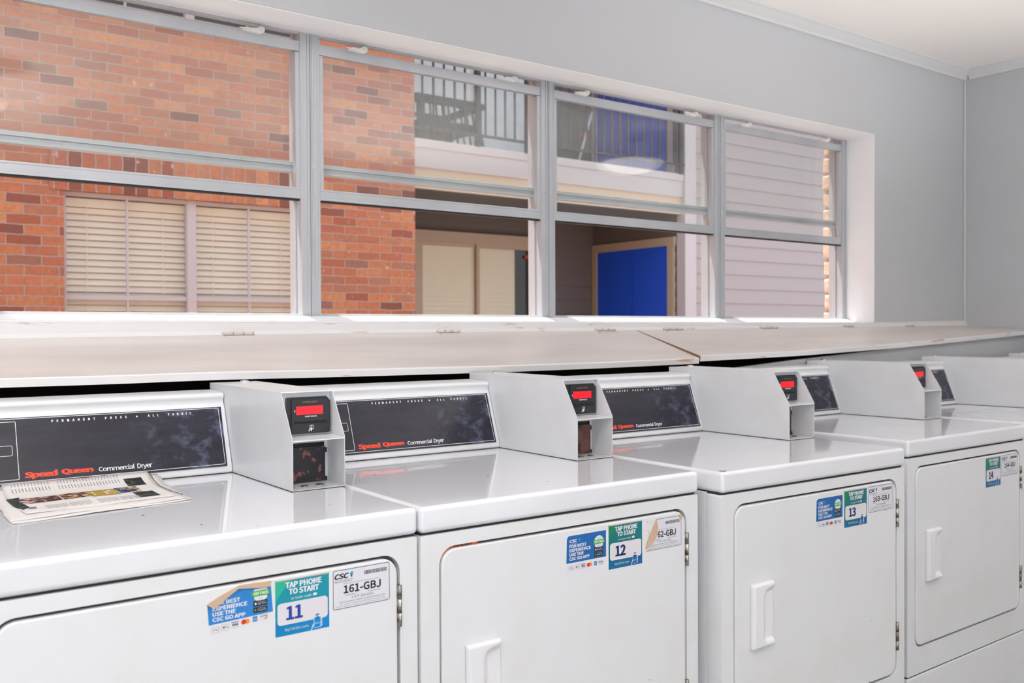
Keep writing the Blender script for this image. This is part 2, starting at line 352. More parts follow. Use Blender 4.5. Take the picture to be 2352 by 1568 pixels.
# painted lining of the window recess (ceiling and sides) and the thin bead around it
b = new_bm()
box(b, (X0, YW+.001, ZH-.003), (X1, YF+.002, ZH+.0)); box(b, (X1-.003, YW+.001, ZS), (X1, YF+.06, ZH-.003)); box(b, (X0, YW+.001, ZS), (X0+.003, YF+.06, ZH-.003))
struct('trim_1', b, revealm)
b = new_bm()
box(b, (X0-.022, YW-.0016, ZH), (X1+.006, YW, ZH+.024)); struct('trim_2', b, wallm, bevel=.0006)
# sloping sill bead under the frames
b = new_bm(); prism_x(b, [(YW+.002, ZS-.008), (YW, ZS-.004), (YW+.006, ZS), (2.528, ZS+.003), (2.552, 1.2600), (2.60, 1.262), (2.60, ZS-.008)], X0, X1)
struct('trim_3', b, revealm)
# crown moulding on the window wall and the right wall, and a corner bead
crown = [(0, 2.450), (-.010, 2.450), (-.014, 2.458), (-.030, 2.470), (-.044, 2.482), (-.052, 2.486), (-.052, ZC), (0, ZC)]
b = new_bm(); prism_x(b, [(YW+y, z) for y, z in crown], XL, XR); struct('trim_4', b, trimm)
b = new_bm(); pts = [(XR+y, z) for y, z in crown]
prism_y(b, pts, YB, YW-.03); struct('trim_5', b, trimm)
b = new_bm(); prism_y(b, [(XR-.010, 1.23), (XR, 1.23), (XR, 2.45), (XR-.010, 2.45)], YW-.010, YW); struct('trim_6', b, trimm, bevel=.004)
# wall board that the ledge lids hang from
b = new_bm()
xs = [XL, .2, .9, 1.6, 2.5, 3.55, XR]; zb = {XL: 1.196, .2: 1.201, .9: 1.208, 1.6: 1.2115, 2.5: 1.2155, 3.55: 1.2245, XR: 1.230}
def lerp(tab, x):
    ks = sorted(tab)
    if x <= ks[0]: return tab[ks[0]]
    for a, c in zip(ks, ks[1:]):
        if x <= c: return tab[a] + (tab[c]-tab[a])*(x-a)/(c-a)
    return tab[ks[-1]]
rows = []
for x in xs:
    z = zb[x]; zt = ZS-.005 if x < 3.9 else 1.255
    rows.append([b.verts.new(p) for p in ((x, 2.398, z-.02), (x, 2.398, z), (x, 2.408, z+.010), (x, 2.408, zt), (x, 2.4195, zt), (x, 2.4195, z-.02))])
for A, B in zip(rows, rows[1:]):
    for i in range(6): b.faces.new((A[i], B[i], B[(i+1) % 6], A[(i+1) % 6]))
b.faces.new(rows[0][::-1]); b.faces.new(rows[-1]); bmesh.ops.recalc_face_normals(b, faces=b.faces)
struct('trim_7', b, edgem)
# front board of the pipe chase behind the dryers
b = new_bm()
top = {XL: 1.055, 2.2: 1.055, 2.53: 1.084, 2.842: 1.104, 3.451: 1.134, XR: 1.183}
prism_y(b, [(XL, 0)] + [(x, top[x]) for x in sorted(top)] + [(XR, 0)], 2.1245, 2.142); struct('wall_chase', b, wallm)
b = new_bm(); box(b, (XL, 2.405, .3), (XR, 2.4185, 1.185)); struct('trim_10', b, mat('chase_shade', (.03, .02, .016), .9))  # dark linings added here and below put the chase's shade into colour
b = new_bm(); box(b, (XL, 2.1425, .3), (XR, 2.147, 1.05)); struct('trim_11', b, MATS['chase_shade'])
# ------------------------------------------------------------------ hinged ledge lids
LF1 = {XL: 1.107, .275: 1.106, .48: 1.105, .693: 1.1065, 1.038: 1.1025, 1.527: 1.0995, 1.909: 1.1005, 2.303: 1.104}
LF2 = {2.309: 1.111, 2.842: 1.119, 3.451: 1.137, 4.0: 1.160, XR-.003: 1.186}
def ledge(name, lf, label, hinges, back=None):
    r = thing(name, (0, 0, 0), label, 'shelf lid', 'hinged plywood lids along the ledge under the windows')
    b = new_bm(); ks = sorted(lf); n = 40; rows = []
    for i in range(n+1):
        x = ks[0] + (ks[-1]-ks[0])*i/n; z = lerp(lf, x); zk = lerp(zb, x)
        rows.append([b.verts.new(p) for p in ((x, 2.100, z), (x, 2.098, z+.016), (x, 2.101, z+.019), (x, 2.394, zk-.001), (x, 2.394, zk-.018))])
    for A, B in zip(rows, rows[1:]):
        for j in range(5):
            f = b.faces.new((A[j], B[j], B[(j+1) % 5], A[(j+1) % 5])); f.material_index = 1 if j in (0, 1) else 0
    b.faces.new(rows[0][::-1]).material_index = 2; b.faces.new(rows[-1]).material_index = 2
    bmesh.ops.recalc_face_normals(b, faces=b.faces)
    obj('board', b, [ledgem, edgem, rawwood], r)
    for x0, x1 in hinges:
        b = new_bm(); zk = lerp(zb, (x0+x1)/2)
        for k in range(3):
            w = (x1-x0)/3; tube(b, (x0+k*w+.001, 2.393, zk+.003), (x0+(k+1)*w-.001, 2.393, zk+.003), .0045, 10)
        box(b, (x0+.004, 2.372, zk-.0075), (x1-.004, 2.393, zk-.0035))
        obj('hinge', b, ledgem, r, label='painted-over butt hinge')
    return r
ledge('ledge_lid', LF1, 'long painted plywood ledge lid behind the three nearest dryers',
      [(.825, .91), (1.478, 1.56), (2.111, 2.202)])
ledge('ledge_lid', LF2, 'twisted painted plywood ledge lid running from the raw wood seam to the right wall',
      [(2.438, 2.54), (2.978, 3.086), (3.538, 3.608), (4.02, 4.09)])
# ------------------------------------------------------------------ windows
MX = [.257, 1.150, 2.043, 2.937, 3.806]
for w in range(4):
    xa, xb = MX[w]+.0006, MX[w+1]-.0006
    root = bpy.data.objects.new('window_%d' % (w+1), None); COL.objects.link(root); root['kind'] = 'structure'
    fw = .0305
    b = new_bm()
    for s, x in ((1, xa), (-1, xb)):
        a, c = (x, x+fw) if s > 0 else (x-fw, x)
        box(b, (a, YF, 1.256), (c, 2.632, 2.0915))
        rb = a+.004 if s > 0 else c-.009
        box(b, (rb, YF-.003, 1.258), (rb+.005, YF, 2.086)); rb = c-.007 if s > 0 else a+.002
        box(b, (rb, YF-.002, 1.258), (rb+.004, YF, 2.086))
        # inner track ledges beyond the sash
        box(b, ((c if s > 0 else a-.006), 2.596, 1.262), ((c+.006 if s > 0 else a), 2.632, 2.08))
    box(b, (xa+fw, YF+.004, 1.256), (xb-fw, 2.632, 1.268)); box(b, (xa+fw, YF+.003, 2.0835), (xb-fw, 2.584, 2.0915)); box(b, (xa+fw, 2.601, 2.132), (xb-fw, 2.632, 2.150)); box(b, (xa, 2.601, 2.0915), (xa+fw, 2.632, 2.150)); box(b, (xb-fw, 2.601, 2.0915), (xb, 2.632, 2.150))
    obj('window_frame', b, alu, root, bevel=.0008, seg=1)
    b = new_bm()
    for zz in (1.272, 1.699):
        for x in (xa+.0125, xb-.0125): lathe(b, [(.0034, 0), (.003, .0012), (.0012, .0018)], (x, YF-.0005, zz), 'Y', 10)
    obj('frame_screw', b, chrome, root)
    sa, sb = xa+.027, xb-.027
    # raised lower sash: bottom rail, top rail, stiles
    b = new_bm()
    box(b, (sa, 2.567, 1.604), (sb, 2.588, 1.636)); box(b, (sa, 2.5655, 1.630), (sb, 2.567, 1.636)); box(b, (sa, 2.5650, 1.604), (sb, 2.567, 1.609))
    box(b, (sa, 2.567, 2.034), (sb, 2.574, 2.064)); box(b, (sa, 2.574, 2.034), (sb, 2.586, 2.050))
    box(b, (sa, 2.567, 1.636), (sa+.016, 2.588, 2.032)); box(b, (sb-.016, 2.567, 1.636), (sb, 2.588, 2.032))
    obj('sash', b, alu, root, bevel=.0008, seg=1)
    b = new_bm(); box(b, (sa+.002, 2.570, 1.5985), (sb-.002, 2.586, 1.604)); obj('sash_gasket', b, alu_dark, root)
    b = new_bm(); box(b, (sa+.014, 2.576, 1.634), (sb-.014, 2.579, 2.034)); obj('lower_pane', b, glass1 if w == 0 else glass, root)
    # fixed upper sash rail behind it
    b = new_bm()
    box(b, (sa, 2.600, 1.694), (sb, 2.622, 1.716)); box(b, (sa, 2.594, 1.684), (sb, 2.622, 1.694))
    box(b, (sa, 2.603, 1.716), (sa+.008, 2.618, 2.132)); box(b, (sb-.008, 2.603, 1.716), (sb, 2.618, 2.132))
    box(b, (sa, 2.5955, 1.7035), (sb, 2.600, 1.7065)); box(b, (sa, 2.590, 1.684), (sb, 2.594, 1.687))
    obj('meeting_rail', b, alu, root, bevel=.001, seg=1)
    b = new_bm(); box(b, (sa+.006, 2.609, 1.714), (sb-.006, 2.612, 2.134)); obj('upper_pane', b, glass1 if w == 0 else glass, root)
    for lx in (xa+.152, xb-.172):
        b = new_bm()
        # finger latch: flat tapering lever with a slot and a rounded boss at its right end
        out = [(-.034, .000), (-.020, .007), (-.004, .009), (.008, .010), (.016, .016), (.026, .018), (.032, .012), (.031, .002), (.020, -.004), (.006, -.003), (-.012, -.002)]
        prism_y(b, [(lx+x, 2.0625+z) for x, z in out], 2.552, 2.572)
        prism_y(b, [(lx-.028+x*.5, 2.0640+z*.3) for x, z in out], 2.545, 2.552)
        tube(b, (lx+.024, 2.5475, 2.071), (lx+.024, 2.566, 2.071), .0065, 12)
        obj('latch', b, latchm, root, bevel=.0012, seg=2)
# exterior leaf of the laundry wall
b = new_bm()
box(b, (XL-.15, 2.60, -.12), (5.2, YO, 1.238)); box(b, (XL-.15, 2.60, 2.165), (5.2, YO, 2.95)); box(b, (XL-.15, 2.60, 1.238), (X0-.005, YO, 2.165))
box(b, (3.84, 2.60, 1.238), (5.2, YO, 2.165)); box(b, (XL-.15, 2.60, 2.95), (5.2, 2.64, 3.05))
struct('wall_exterior', b, brick)
b = new_bm()   # rough brick ends of the right side of the opening
random.seed(3); z = 1.226; bz = []
while z < 2.15:
    h = .068 + random.uniform(-.004, .004); z1 = min(z+h, 2.163)
    dx, dy = random.uniform(-.004, .004), random.uniform(-.006, .006)
    v = box(b, (3.800+dx, 2.632, z), (3.846, 2.684+dy, z1)); z += .0805
bmesh.ops.subdivide_edges(b, edges=b.edges[:], cuts=3, use_grid_fill=True)
for v in b.verts:
    v.co.x += random.uniform(-.0016, .0016); v.co.y += random.uniform(-.002, .002); v.co.z += random.uniform(-.0016, .0016)
struct('trim_8', b, buffbrick, bevel=.006, seg=3)
b = new_bm(); box(b, (3.808, 2.632, 1.23), (3.84, 2.672, 2.163)); struct('trim_9', b, mortar)
# ------------------------------------------------------------------ dryers
W, ZT = .683, .914
def dz(pts): return [(x, z+ZT) for x, z in pts]
DR = (.038, -.570, .648, -.0735)               # door recess x0, z0, x1, z1
def dryer_parts(root):
    b = new_bm(); box(b, (.0015, .046, .02), (W-.0015, .700, ZT-.047)); obj('cabinet', b, body, root, bevel=.003)
    # front panel with the door recess pressed into it
    b = new_bm()
    outer = rrect(.001, .272, W-.001, ZT-.0495, .004, 3)
    inner = rrect(DR[0], DR[1]+ZT, DR[2], DR[3]+ZT, .032, 8)
    vo, vi = hole_plate(b, outer, inner, .003)
    sweep_down(b, vo, .042); e = sweep_down(b, vi, .014); b.faces.new(e).material_index = 1
    bmesh.ops.recalc_face_normals(b, faces=b.faces)
    fp = obj('front_panel', b, [body, mat('recess_shade', (.11, .11, .115), .7)], root, bevel=.0045, seg=3)  # recess floor darkened: shade of the door gap put into its colour
    b = new_bm(); box(b, (.004, .006, .268), (W-.004, .04, .2735)); obj('kick_gasket', b, seam, root)
    b = new_bm(); box(b, (.004, .010, ZT-.0500), (W-.004, .69, ZT-.0450)); obj('lid_gasket', b, seam, root)
    b = new_bm(); box(b, (.001, .003, .02), (W-.001, .045, .268)); obj('kick_panel', b, body, root, bevel=.0045, seg=3)
    b = new_bm(); v = box(b, (0, 0, ZT-.0455), (W, .705, ZT)); obj('lid', b, enamel, root, bevel=.009, seg=4)
    # door slab, handle, hinges
    b = new_bm(); pts = rrect(DR[0]+.0035, DR[1]+ZT+.005, DR[2]-.006, DR[3]+ZT-.0050, .029, 8)
    prism_y(b, pts, .0006, .0155); door = obj('door', b, body, root, bevel=.0035, seg=3)
    b = new_bm(); hx0, hx1, hz0, hz1 = .088, .163, ZT-.393, ZT-.252; nu, nv = 30, 44; G = []
    def sm(t): t = max(0, min(1, t)); return t*t*(3-2*t)
    for j in range(nv+1):
        row = []
        for i in range(nu+1):
            u, v = i/nu, j/nv
            z = hz0 + (hz1-hz0)*v; bulge = .003*math.sin(math.pi*v)
            x = hx0 + (hx1-hx0)*u + (bulge*(u > .5)*(u-.5)*2)
            h = .0125 - .002*u
            # scoop: rounded rectangle opening to the right
            inside = sm((u-.40-.30*max(0, (v-.78)/.2)**2-.10*max(0, (.14-v)/.14))/.24) * sm((v-.05)/.09) * sm((.955-.07*(1-u)-v)/.10)
            h -= .0085*inside
            ed = min(u, 1-u, v*1.88, (1-v)*1.88); h *= min(1, .35+ed*16)
            row.append(b.verts.new((x, .0006-h, z)))
        G.append(row)
    for j in range(nv):
        for i in range(nu): b.faces.new((G[j][i], G[j][i+1], G[j+1][i+1], G[j+1][i]))
    edge = [G[0][i] for i in range(nu+1)] + [G[j][nu] for j in range(1, nv+1)] + [G[nv][i] for i in range(nu-1, -1, -1)] + [G[j][0] for j in range(nv-1, 0, -1)]
    low = [b.verts.new((v.co.x, .002, v.co.z)) for v in edge]; n = len(edge)
    for i in range(n): b.faces.new((edge[i], low[i], low[(i+1) % n], edge[(i+1) % n]))
    b.faces.new(low); bmesh.ops.recalc_face_normals(b, faces=b.faces)
    hd = obj('handle', b, handle_m, door, smooth=True)
    for z0, z1 in ((-.196, -.126), (-.507, -.437)):
        b = new_bm(); k = 3; hgt = (z1-z0)/k
        for i in range(k): tube(b, (.6455, -.0005, ZT+z0+i*hgt+.0004), (.6455, -.0005, ZT+z0+(i+1)*hgt-.0004), .0038, 12)
        box(b, (.6405, .0002, ZT+z0), (.6455, .004, ZT+z1)); obj('hinge', b, steel, door, label='steel door hinge')
    # console housing
    b = new_bm()
    pr = [(.5855,.0005),(.5832,.006),(.5845,.0155),(.6285,.1385),(.6325,.1445),(.6355,.149),(.6350,.1545),(.6315,.1585),(.6297,.1625),(.6318,.1668),(.640,.1705),(.722,.172),(.722,.0005)]
    prism_x(b, [(y, z+ZT) for y, z in pr], .005, .5735); con = obj('console', b, body, root, bevel=.0022, seg=2)
    b = new_bm(); box(b, (.006, .5835, ZT-.0002), (.573, .60, ZT+.0012)); obj('console_gasket', b, seam, con)
    pb, dv = (.5836, .0159+ZT), Vector((0, .3473188, .9377471))
    b = new_bm(); nrm = Vector((0, -.9377471, .3473188))
    F = Flat(b, Vector((0, pb[0], pb[1])), (1, 0, 0), dv, nrm, .00013)
    F.slab([(.014, 0), (.5622, 0), (.5648, .1308), (.014, .1308)], -.001, .0009, 0)
    F.o = F.o + nrm*.0009
    F.frame(.018, .0042, .5590, .1302-.0012, .0011, 1, 1, .0035)
    F.frame(.022, .0098, .1665, .1235, .0010, 1, 1, .0025)
    F.frame(.098, .0565, .1580, .0768, .0008, 1, 1, .003)
    F.rect(.500, .0025, .516, .0060, 2, 0); F.text('512989', .501, .0035, .515, .0052, 3, 1)
    for t, x0, x1 in (('PERMANENT', .2290, .3088), ('PRESS', .3273, .3691), ('ALL', .4104, .4327), ('FABRIC', .4516, .5000)):
        F.text(t, x0, .1176, x1, .1226, 1, 1, bold=.02, space=1.75)
    F.poly([(.3888+.0017*math.cos(a*.5236), .1199+.0017*math.sin(a*.5236)) for a in range(12)], 1, 1)
    F.text('Speed', .1752, .0090, .2325, .0234, 1, 2, bold=.055, space=.93); F.text('Queen', .2392, .0112, .2965, .0234, 1, 2, bold=.055, space=.93)
    F.text('Commercial', .3062, .0120, .3742, .0217, 1, 1, bold=.004, space=.93); F.text('Dryer', .3795, .0088, .4085, .0215, 1, 1, bold=.004, space=.93)
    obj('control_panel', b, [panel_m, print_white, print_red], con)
    return door
def coin_box(root, plate):
    xa, xb, t = .5745, .6835, .0017
    side = [(.2735, .0006), (.2735, .098), (.3261, .184), (.726, .1852), (.726, .0006)]
    b = new_bm()
    for x0, x1 in ((xa, xa+t), (xb-t, xb)): prism_x(b, [(y, z+ZT) for y, z in side], x0, x1)
    prism_x(b, [(y, z+ZT) for y, z in ((.3255, .1825), (.3261, .1852), (.726, .1868), (.726, .1838))], xa, xb)      # top
    box(b, (xa+t, .2740, ZT+.0006), (xb-t, .726, ZT+.0024)); box(b, (xa+t, .7235, ZT+.002), (xb-t, .726, ZT+.184))      # floor, back
    prism_x(b, [(y, z+ZT) for y, z in ((.2725, .0935), (.2725, .0958), (.337, .0985), (.337, .0962))], xa+t, xb-t)  # shelf
    box(b, (xa+t, .3365, ZT+.098), (xb-t, .3385, ZT+.183))                                                         # face plate
    box(b, (xa+t, .3480, ZT+.002), (xb-t, .3500, ZT+.097))
    cb = obj('coin_box', b, boxm, root, bevel=.0006, seg=1)
    b = new_bm(); box(b, (xa-.0006, .2735, ZT+.0001), (xb+.0004, .7255, ZT+.0015)); obj('box_gasket', b, seam, cb)
    # card reader
    b = new_bm()
    o = [(.5875, .102), (.676, .102), (.6785, .1045), (.6785, .165), (.671, .1735), (.590, .1735), (.5875, .171)]
    prism_y(b, dz(o), .3285, .3365)
    o2 = [(.5965, .1035), (.6735, .1035), (.676, .106), (.676, .132), (.6735, .1345), (.6735, .140), (.676, .1425), (.676, .164), (.669, .1705), (.599, .1705), (.5965, .168)]
    prism_y(b, dz(o2), .3255, .3285)
    F = Flat(b, (0, .3255, ZT), (1, 0, 0), (0, 0, 1), (0, -1, 0), .00012)
    F.slab([(.6055, .1395), (.6615, .1395), (.6615, .1560), (.6055, .1560)], 0, .0004, 2)
    F.text('$', .6015, .1445, .6040, .1500, 1, 1, bold=.02)
    F.text('CARD VALUE', .6235, .1345, .6485, .1372, 1, 1, bold=.03)
    F.text('CardMate & Star', .617, .1625, .651, .1662, 1, 3, shear=.2)
    F.slab([(.6015, .1225), (.668, .1225), (.668, .1268), (.6015, .1268)], 0, .0003, 4)
    F.slab([(.6015, .1208), (.6705, .1208), (.6705, .1222), (.6015, .1222)], 0, .0012, 0)
    F.frame(.6335, .1105, .6415, .1188, .0009, 1, 1, .001)
    for p in ([(.631, .1065), (.6325, .1115), (.6345, .1125), (.6340, .1095), (.6325, .1062)], [(.6375, .1065), (.639, .1125), (.6365, .114), (.6345, .1125), (.6355, .108)], [(.6365, .1145), (.6385, .1150), (.6385, .1175), (.6370, .1165)]): F.poly(p, 2, 1)
    obj('card_reader', b, [black_pl, print_white, led, gold, slot_m], cb)
    b = new_bm()
    if plate: box(b, (.588, .3440, ZT+.004), (.6745, .3478, ZT+.0735)); box(b, (.588, .3462, ZT+.0735), (.6735, .3479, ZT+.0815), 1); box(b, (.6745, .3445, ZT+.004), (.6790, .3478, ZT+.0125), 1); box(b, (.6745, .3445, ZT+.060), (.6785, .3478, ZT+.070), 1)
    else: box(b, (.5765, .3440, ZT+.004), (.6120, .3478, ZT+.0735)); box(b, (.5765, .3440, ZT+.0735), (.612, .3478, ZT+.08), 1)
    obj('coin_plate', b, [(rplate, rplate2, rplate2, rplate)[plate], slot_m], cb)
    for x in (.6155, .6475):
        b = new_bm(); lathe(b, [(.0082, 0), (.0078, .0008), (.005, .0022), (.001, .0028)], (x, .312, ZT+.0024), n=14); obj('carriage_bolt', b, steel, cb)
    b = new_bm(); lathe(b, [(.0115, 0), (.0115, .0012), (.009, .0035), (.0035, .0052), (.0008, .0055)], (.648, .706, ZT+.1860), n=18); obj('lock_bolt', b, chrome, cb)
# ---- stickers, in dryer coordinates (x, z below the lid top)
def stk(label_set): return
def tap_sticker(door, num, old):
    A = (lambda r, g, bb: lin(int(r*.82), int(g*.82), int(bb*.82))) if old else lin
    nm = 'old' if old else 'new'
    teal = mat('sticker_teal_'+nm, lin(8, 116, 124) if old else lin(14, 146, 168), .35); grn = mat('sticker_green_'+nm, lin(16, 132, 90) if old else lin(40, 180, 150), .35)
    blu = mat('sticker_blue_'+nm, lin(10, 96, 160) if old else lin(0, 134, 204), .35); dk = mat('sticker_navy_'+nm, lin(14, 36, 100) if old else lin(36, 66, 160), .35)
    pl = mat('sticker_grey_window', lin(222, 220, 226), .35); mid = mat('sticker_mid_'+nm, lin(6, 106, 148) if old else lin(4, 130, 190), .35)
    b = new_bm(); w, h = .0925, .0895
    F = Flat(b, (.4247, .0006, ZT-.1722), (1, 0, 0), (0, 0, 1), (0, -1, 0))
    F.slab(rrect(0, 0, w, h, .002, 3), 0, .0002, 1); F.o = F.o + Vector((0, -.0002, 0))
    m = .0009; F.poly(rrect(m, m, w-m, h-m, .0015, 3), 1, 0)
    F.poly([(m, h-m), (m, h*.60), (w*.08, h*.72), (w*.18, h*.84), (w*.32, h-m)], 2, 2)
    F.poly([(m+.001, m), (w-m-.001, m), (w-m, h*.30), (w*.6, h*.36), (w*.25, h*.33), (m, h*.27)], 2, 6)
    F.poly([(w*.55, m), (w-m, m), (w-m, h*.26), (w*.78, h*.28)], 3, 3)
    F.rect(.0048, h*.205, w-.0042, h*.575, 4, 5, .005); F.frame(.0044, h*.20, w-.0038, h*.58, .0007, 5, 1, .0055)
    F.text('TAP PHONE', w*.19, h*.830, w*.85, h*.935, 4, 1, bold=.03)
    F.text('TO START', w*.25, h*.712, w*.80, h*.815, 4, 1, bold=.03)
    F.text('or scan code', w*.29, h*.620, w*.66, h*.672, 4, 1)
    F.rect(w*.69, h*.625, w*.76, h*.665, 4, 1, .0006); F.rect(w*.715, h*.665, w*.735, h*.675, 4, 1)
    F.text(str(num), w*.20, h*.275, w*.50, h*.515, 6, 4, bold=.03)
    F.text('MyCSCGo.com', w*.18, h*.075, w*.60, h*.135, 4, 1)
    # hand holding a phone, radio waves above it
    F.rect(w*.70, h*.045, w*.83, h*.235, 6, 3, .0012); F.frame(w*.70, h*.045, w*.83, h*.235, .0006, 7, 1, .0012)
    F.text('NFC', w*.717, h*.105, w*.812, h*.135, 7, 1)
    F.poly([(w*.70, h*.13), (w*.675, h*.10), (w*.645, h*.01), (w*.660, h*.01), (w*.685, h*.085), (w*.70, h*.10)], 7, 1)
    for k in range(4): F.rect(w*.825, h*(.06+k*.037), w*.853, h*(.085+k*.037), 7, 1, .0008)
    for r in (.0016, .003, .0044):
        pts = [(w*.765+r*math.cos(a), h*.235+r*math.sin(a)) for a in [math.radians(q) for q in range(40, 141, 20)]]
        pts2 = [(w*.765+(r+.0007)*math.cos(a), h*.235+(r+.0007)*math.sin(a)) for a in [math.radians(q) for q in range(140, 39, -20)]]
        F.poly(pts+pts2, 8, 4)
    F.poly([(w*.765+.0016*math.cos(a), h*.222+.0016*math.sin(a)) for a in [math.radians(q) for q in range(0, 360, 36)]], 8, 4)
    F.rect(w*.03, h-.0028, w*.97, h-.0008, 5, 7)
    obj('tap_sticker', b, [teal, print_white, grn, blu, dk, pl, mid, mat('torn_paper', lin(208, 190, 176), .8)], door, label='teal sticker numbered %d' % num)
def id_sticker(door, txt, torn=False):
    b = new_bm(); x0, z0, w, h = .5225, ZT-.1478, .1045, .0645
    if torn: x0 += .003; z0 -= .003
    ink = mat('sticker_black_ink', (.02, .02, .025), .45); paper = mat('sticker_white_paper', lin(222, 222, 230), .4); cyan = mat('sticker_cyan', lin(20, 160, 190), .4)
    back = mat('sticker_back_paper', lin(202, 174, 148), .8); brown = mat('sticker_glue', lin(110, 74, 56), .8)
    F = Flat(b, (x0, .0006, z0), (1, 0, 0), (0, 0, 1), (0, -1, 0))
    if torn: F.slab([(.006, 0), (w, 0), (w, h), (.031, h), (.027, .030), (0, .018), (0, .006)], 0, .0002, 0)
    else: F.slab(rrect(0, 0, w, h, .003, 4), 0, .0002, 0)
    F.o = F.o + Vector((0, -.0002, 0))
    if torn:
        F.rect(.003, .0012, w-.001, .0020, 1, 1); F.rect(w-.0018, .002, w-.001, h-.006, 1, 1); F.rect(.031, h-.0018, w-.008, h-.001, 1, 1)
        F.slab([(.030, h), (.034, h*.7), (.0315, h*.55), (.026, h*.36), (.010, h*.16), (0, h*.12), (.004, h*.30), (.018, h*.70)], .0004, .0030, 2)
        F.slab([(w-.010, h), (w-.002, h-.010), (w+.001, h-.004), (w-.003, h+.002)], .0004, .002, 2)
        random.seed(5)
        for k in range(46):
            x, y = random.uniform(.001, .022), random.uniform(h*.45, h*.97)
            if x < .022*(y/h)**.5: r = random.uniform(.0003, .0009); F.poly([(x-r, y), (x, y-r*.7), (x+r, y+r*.3), (x, y+r)], -1, 4)
    else: F.frame(.0006, .0006, w-.0006, h-.0006, .0009, 1, 1, .003)
    if not torn:
        F.text('CSC', .0035, h-.0155, .0290, h-.0065, 1, 1, bold=.04, shear=.25)
        F.poly([(.0312, h-.0105), (.0340, h-.0145), (.0365, h-.0095), (.0365, h-.0065), (.0345, h-.0055), (.0312, h-.0080)], 1, 3)
        F.poly([(.0322, h-.0115), (.0342, h-.0160), (.0356, h-.0108)], 2, 1)
        F.rect(.0035, h-.0178, .037, h-.0174, 1, 1); F.text('ServiceWorks', .0040, h-.0212, .0340, h-.0183, 1, 1)
        F.text('Please use this machine ID when reporting service.', .0195, h-.0250, .0850, h-.0228, 1, 1)
    else: F.text('machine ID when reporting service.', .038, h-.0250, .0850, h-.0228, 1, 1)
    if torn: F.text(txt, .0345, .0245, .0875, .0380, 1, 1, bold=.012)
    else: F.text(txt, .0195, .0245, .0875, .0380, 1, 1, bold=.012)
    F.text('For Service:' if not torn else 'Service:', .0220 if not torn else .031, .0205, .0420, .0230, 1, 1); F.text('Para Servicio:', .0640, .0205, .0870, .0230, 1, 1)
    F.text('1-877-264-6622', .0340, .0150, .0735, .0187, 1, 1)
    F.text('Visit our website: WWW.CSCSERVICEWORKS.COM', .0120, .0102, .0945, .0126, 1, 1)
    F.text('This machine is owned by CSC ServiceWorks and operated by', .0115, .0064, .0945, .0084, 1, 1)
    F.text('authorized agent appointed by the owner or management of these premises.', .0045, .0032, .1005, .0050, 1, 1)
    random.seed(2); x = .0565
    while x < .0985:
        ww = random.choice((.0004, .0006, .001)); F.rect(x, h-.0145, min(x+ww, .099), h-.0080, 1, 1); x += ww+random.choice((.0004, .0007))
    obj('id_sticker', b, [paper, ink, back, cyan, brown], door, label='white machine number sticker' + (', half peeled' if torn else ''))
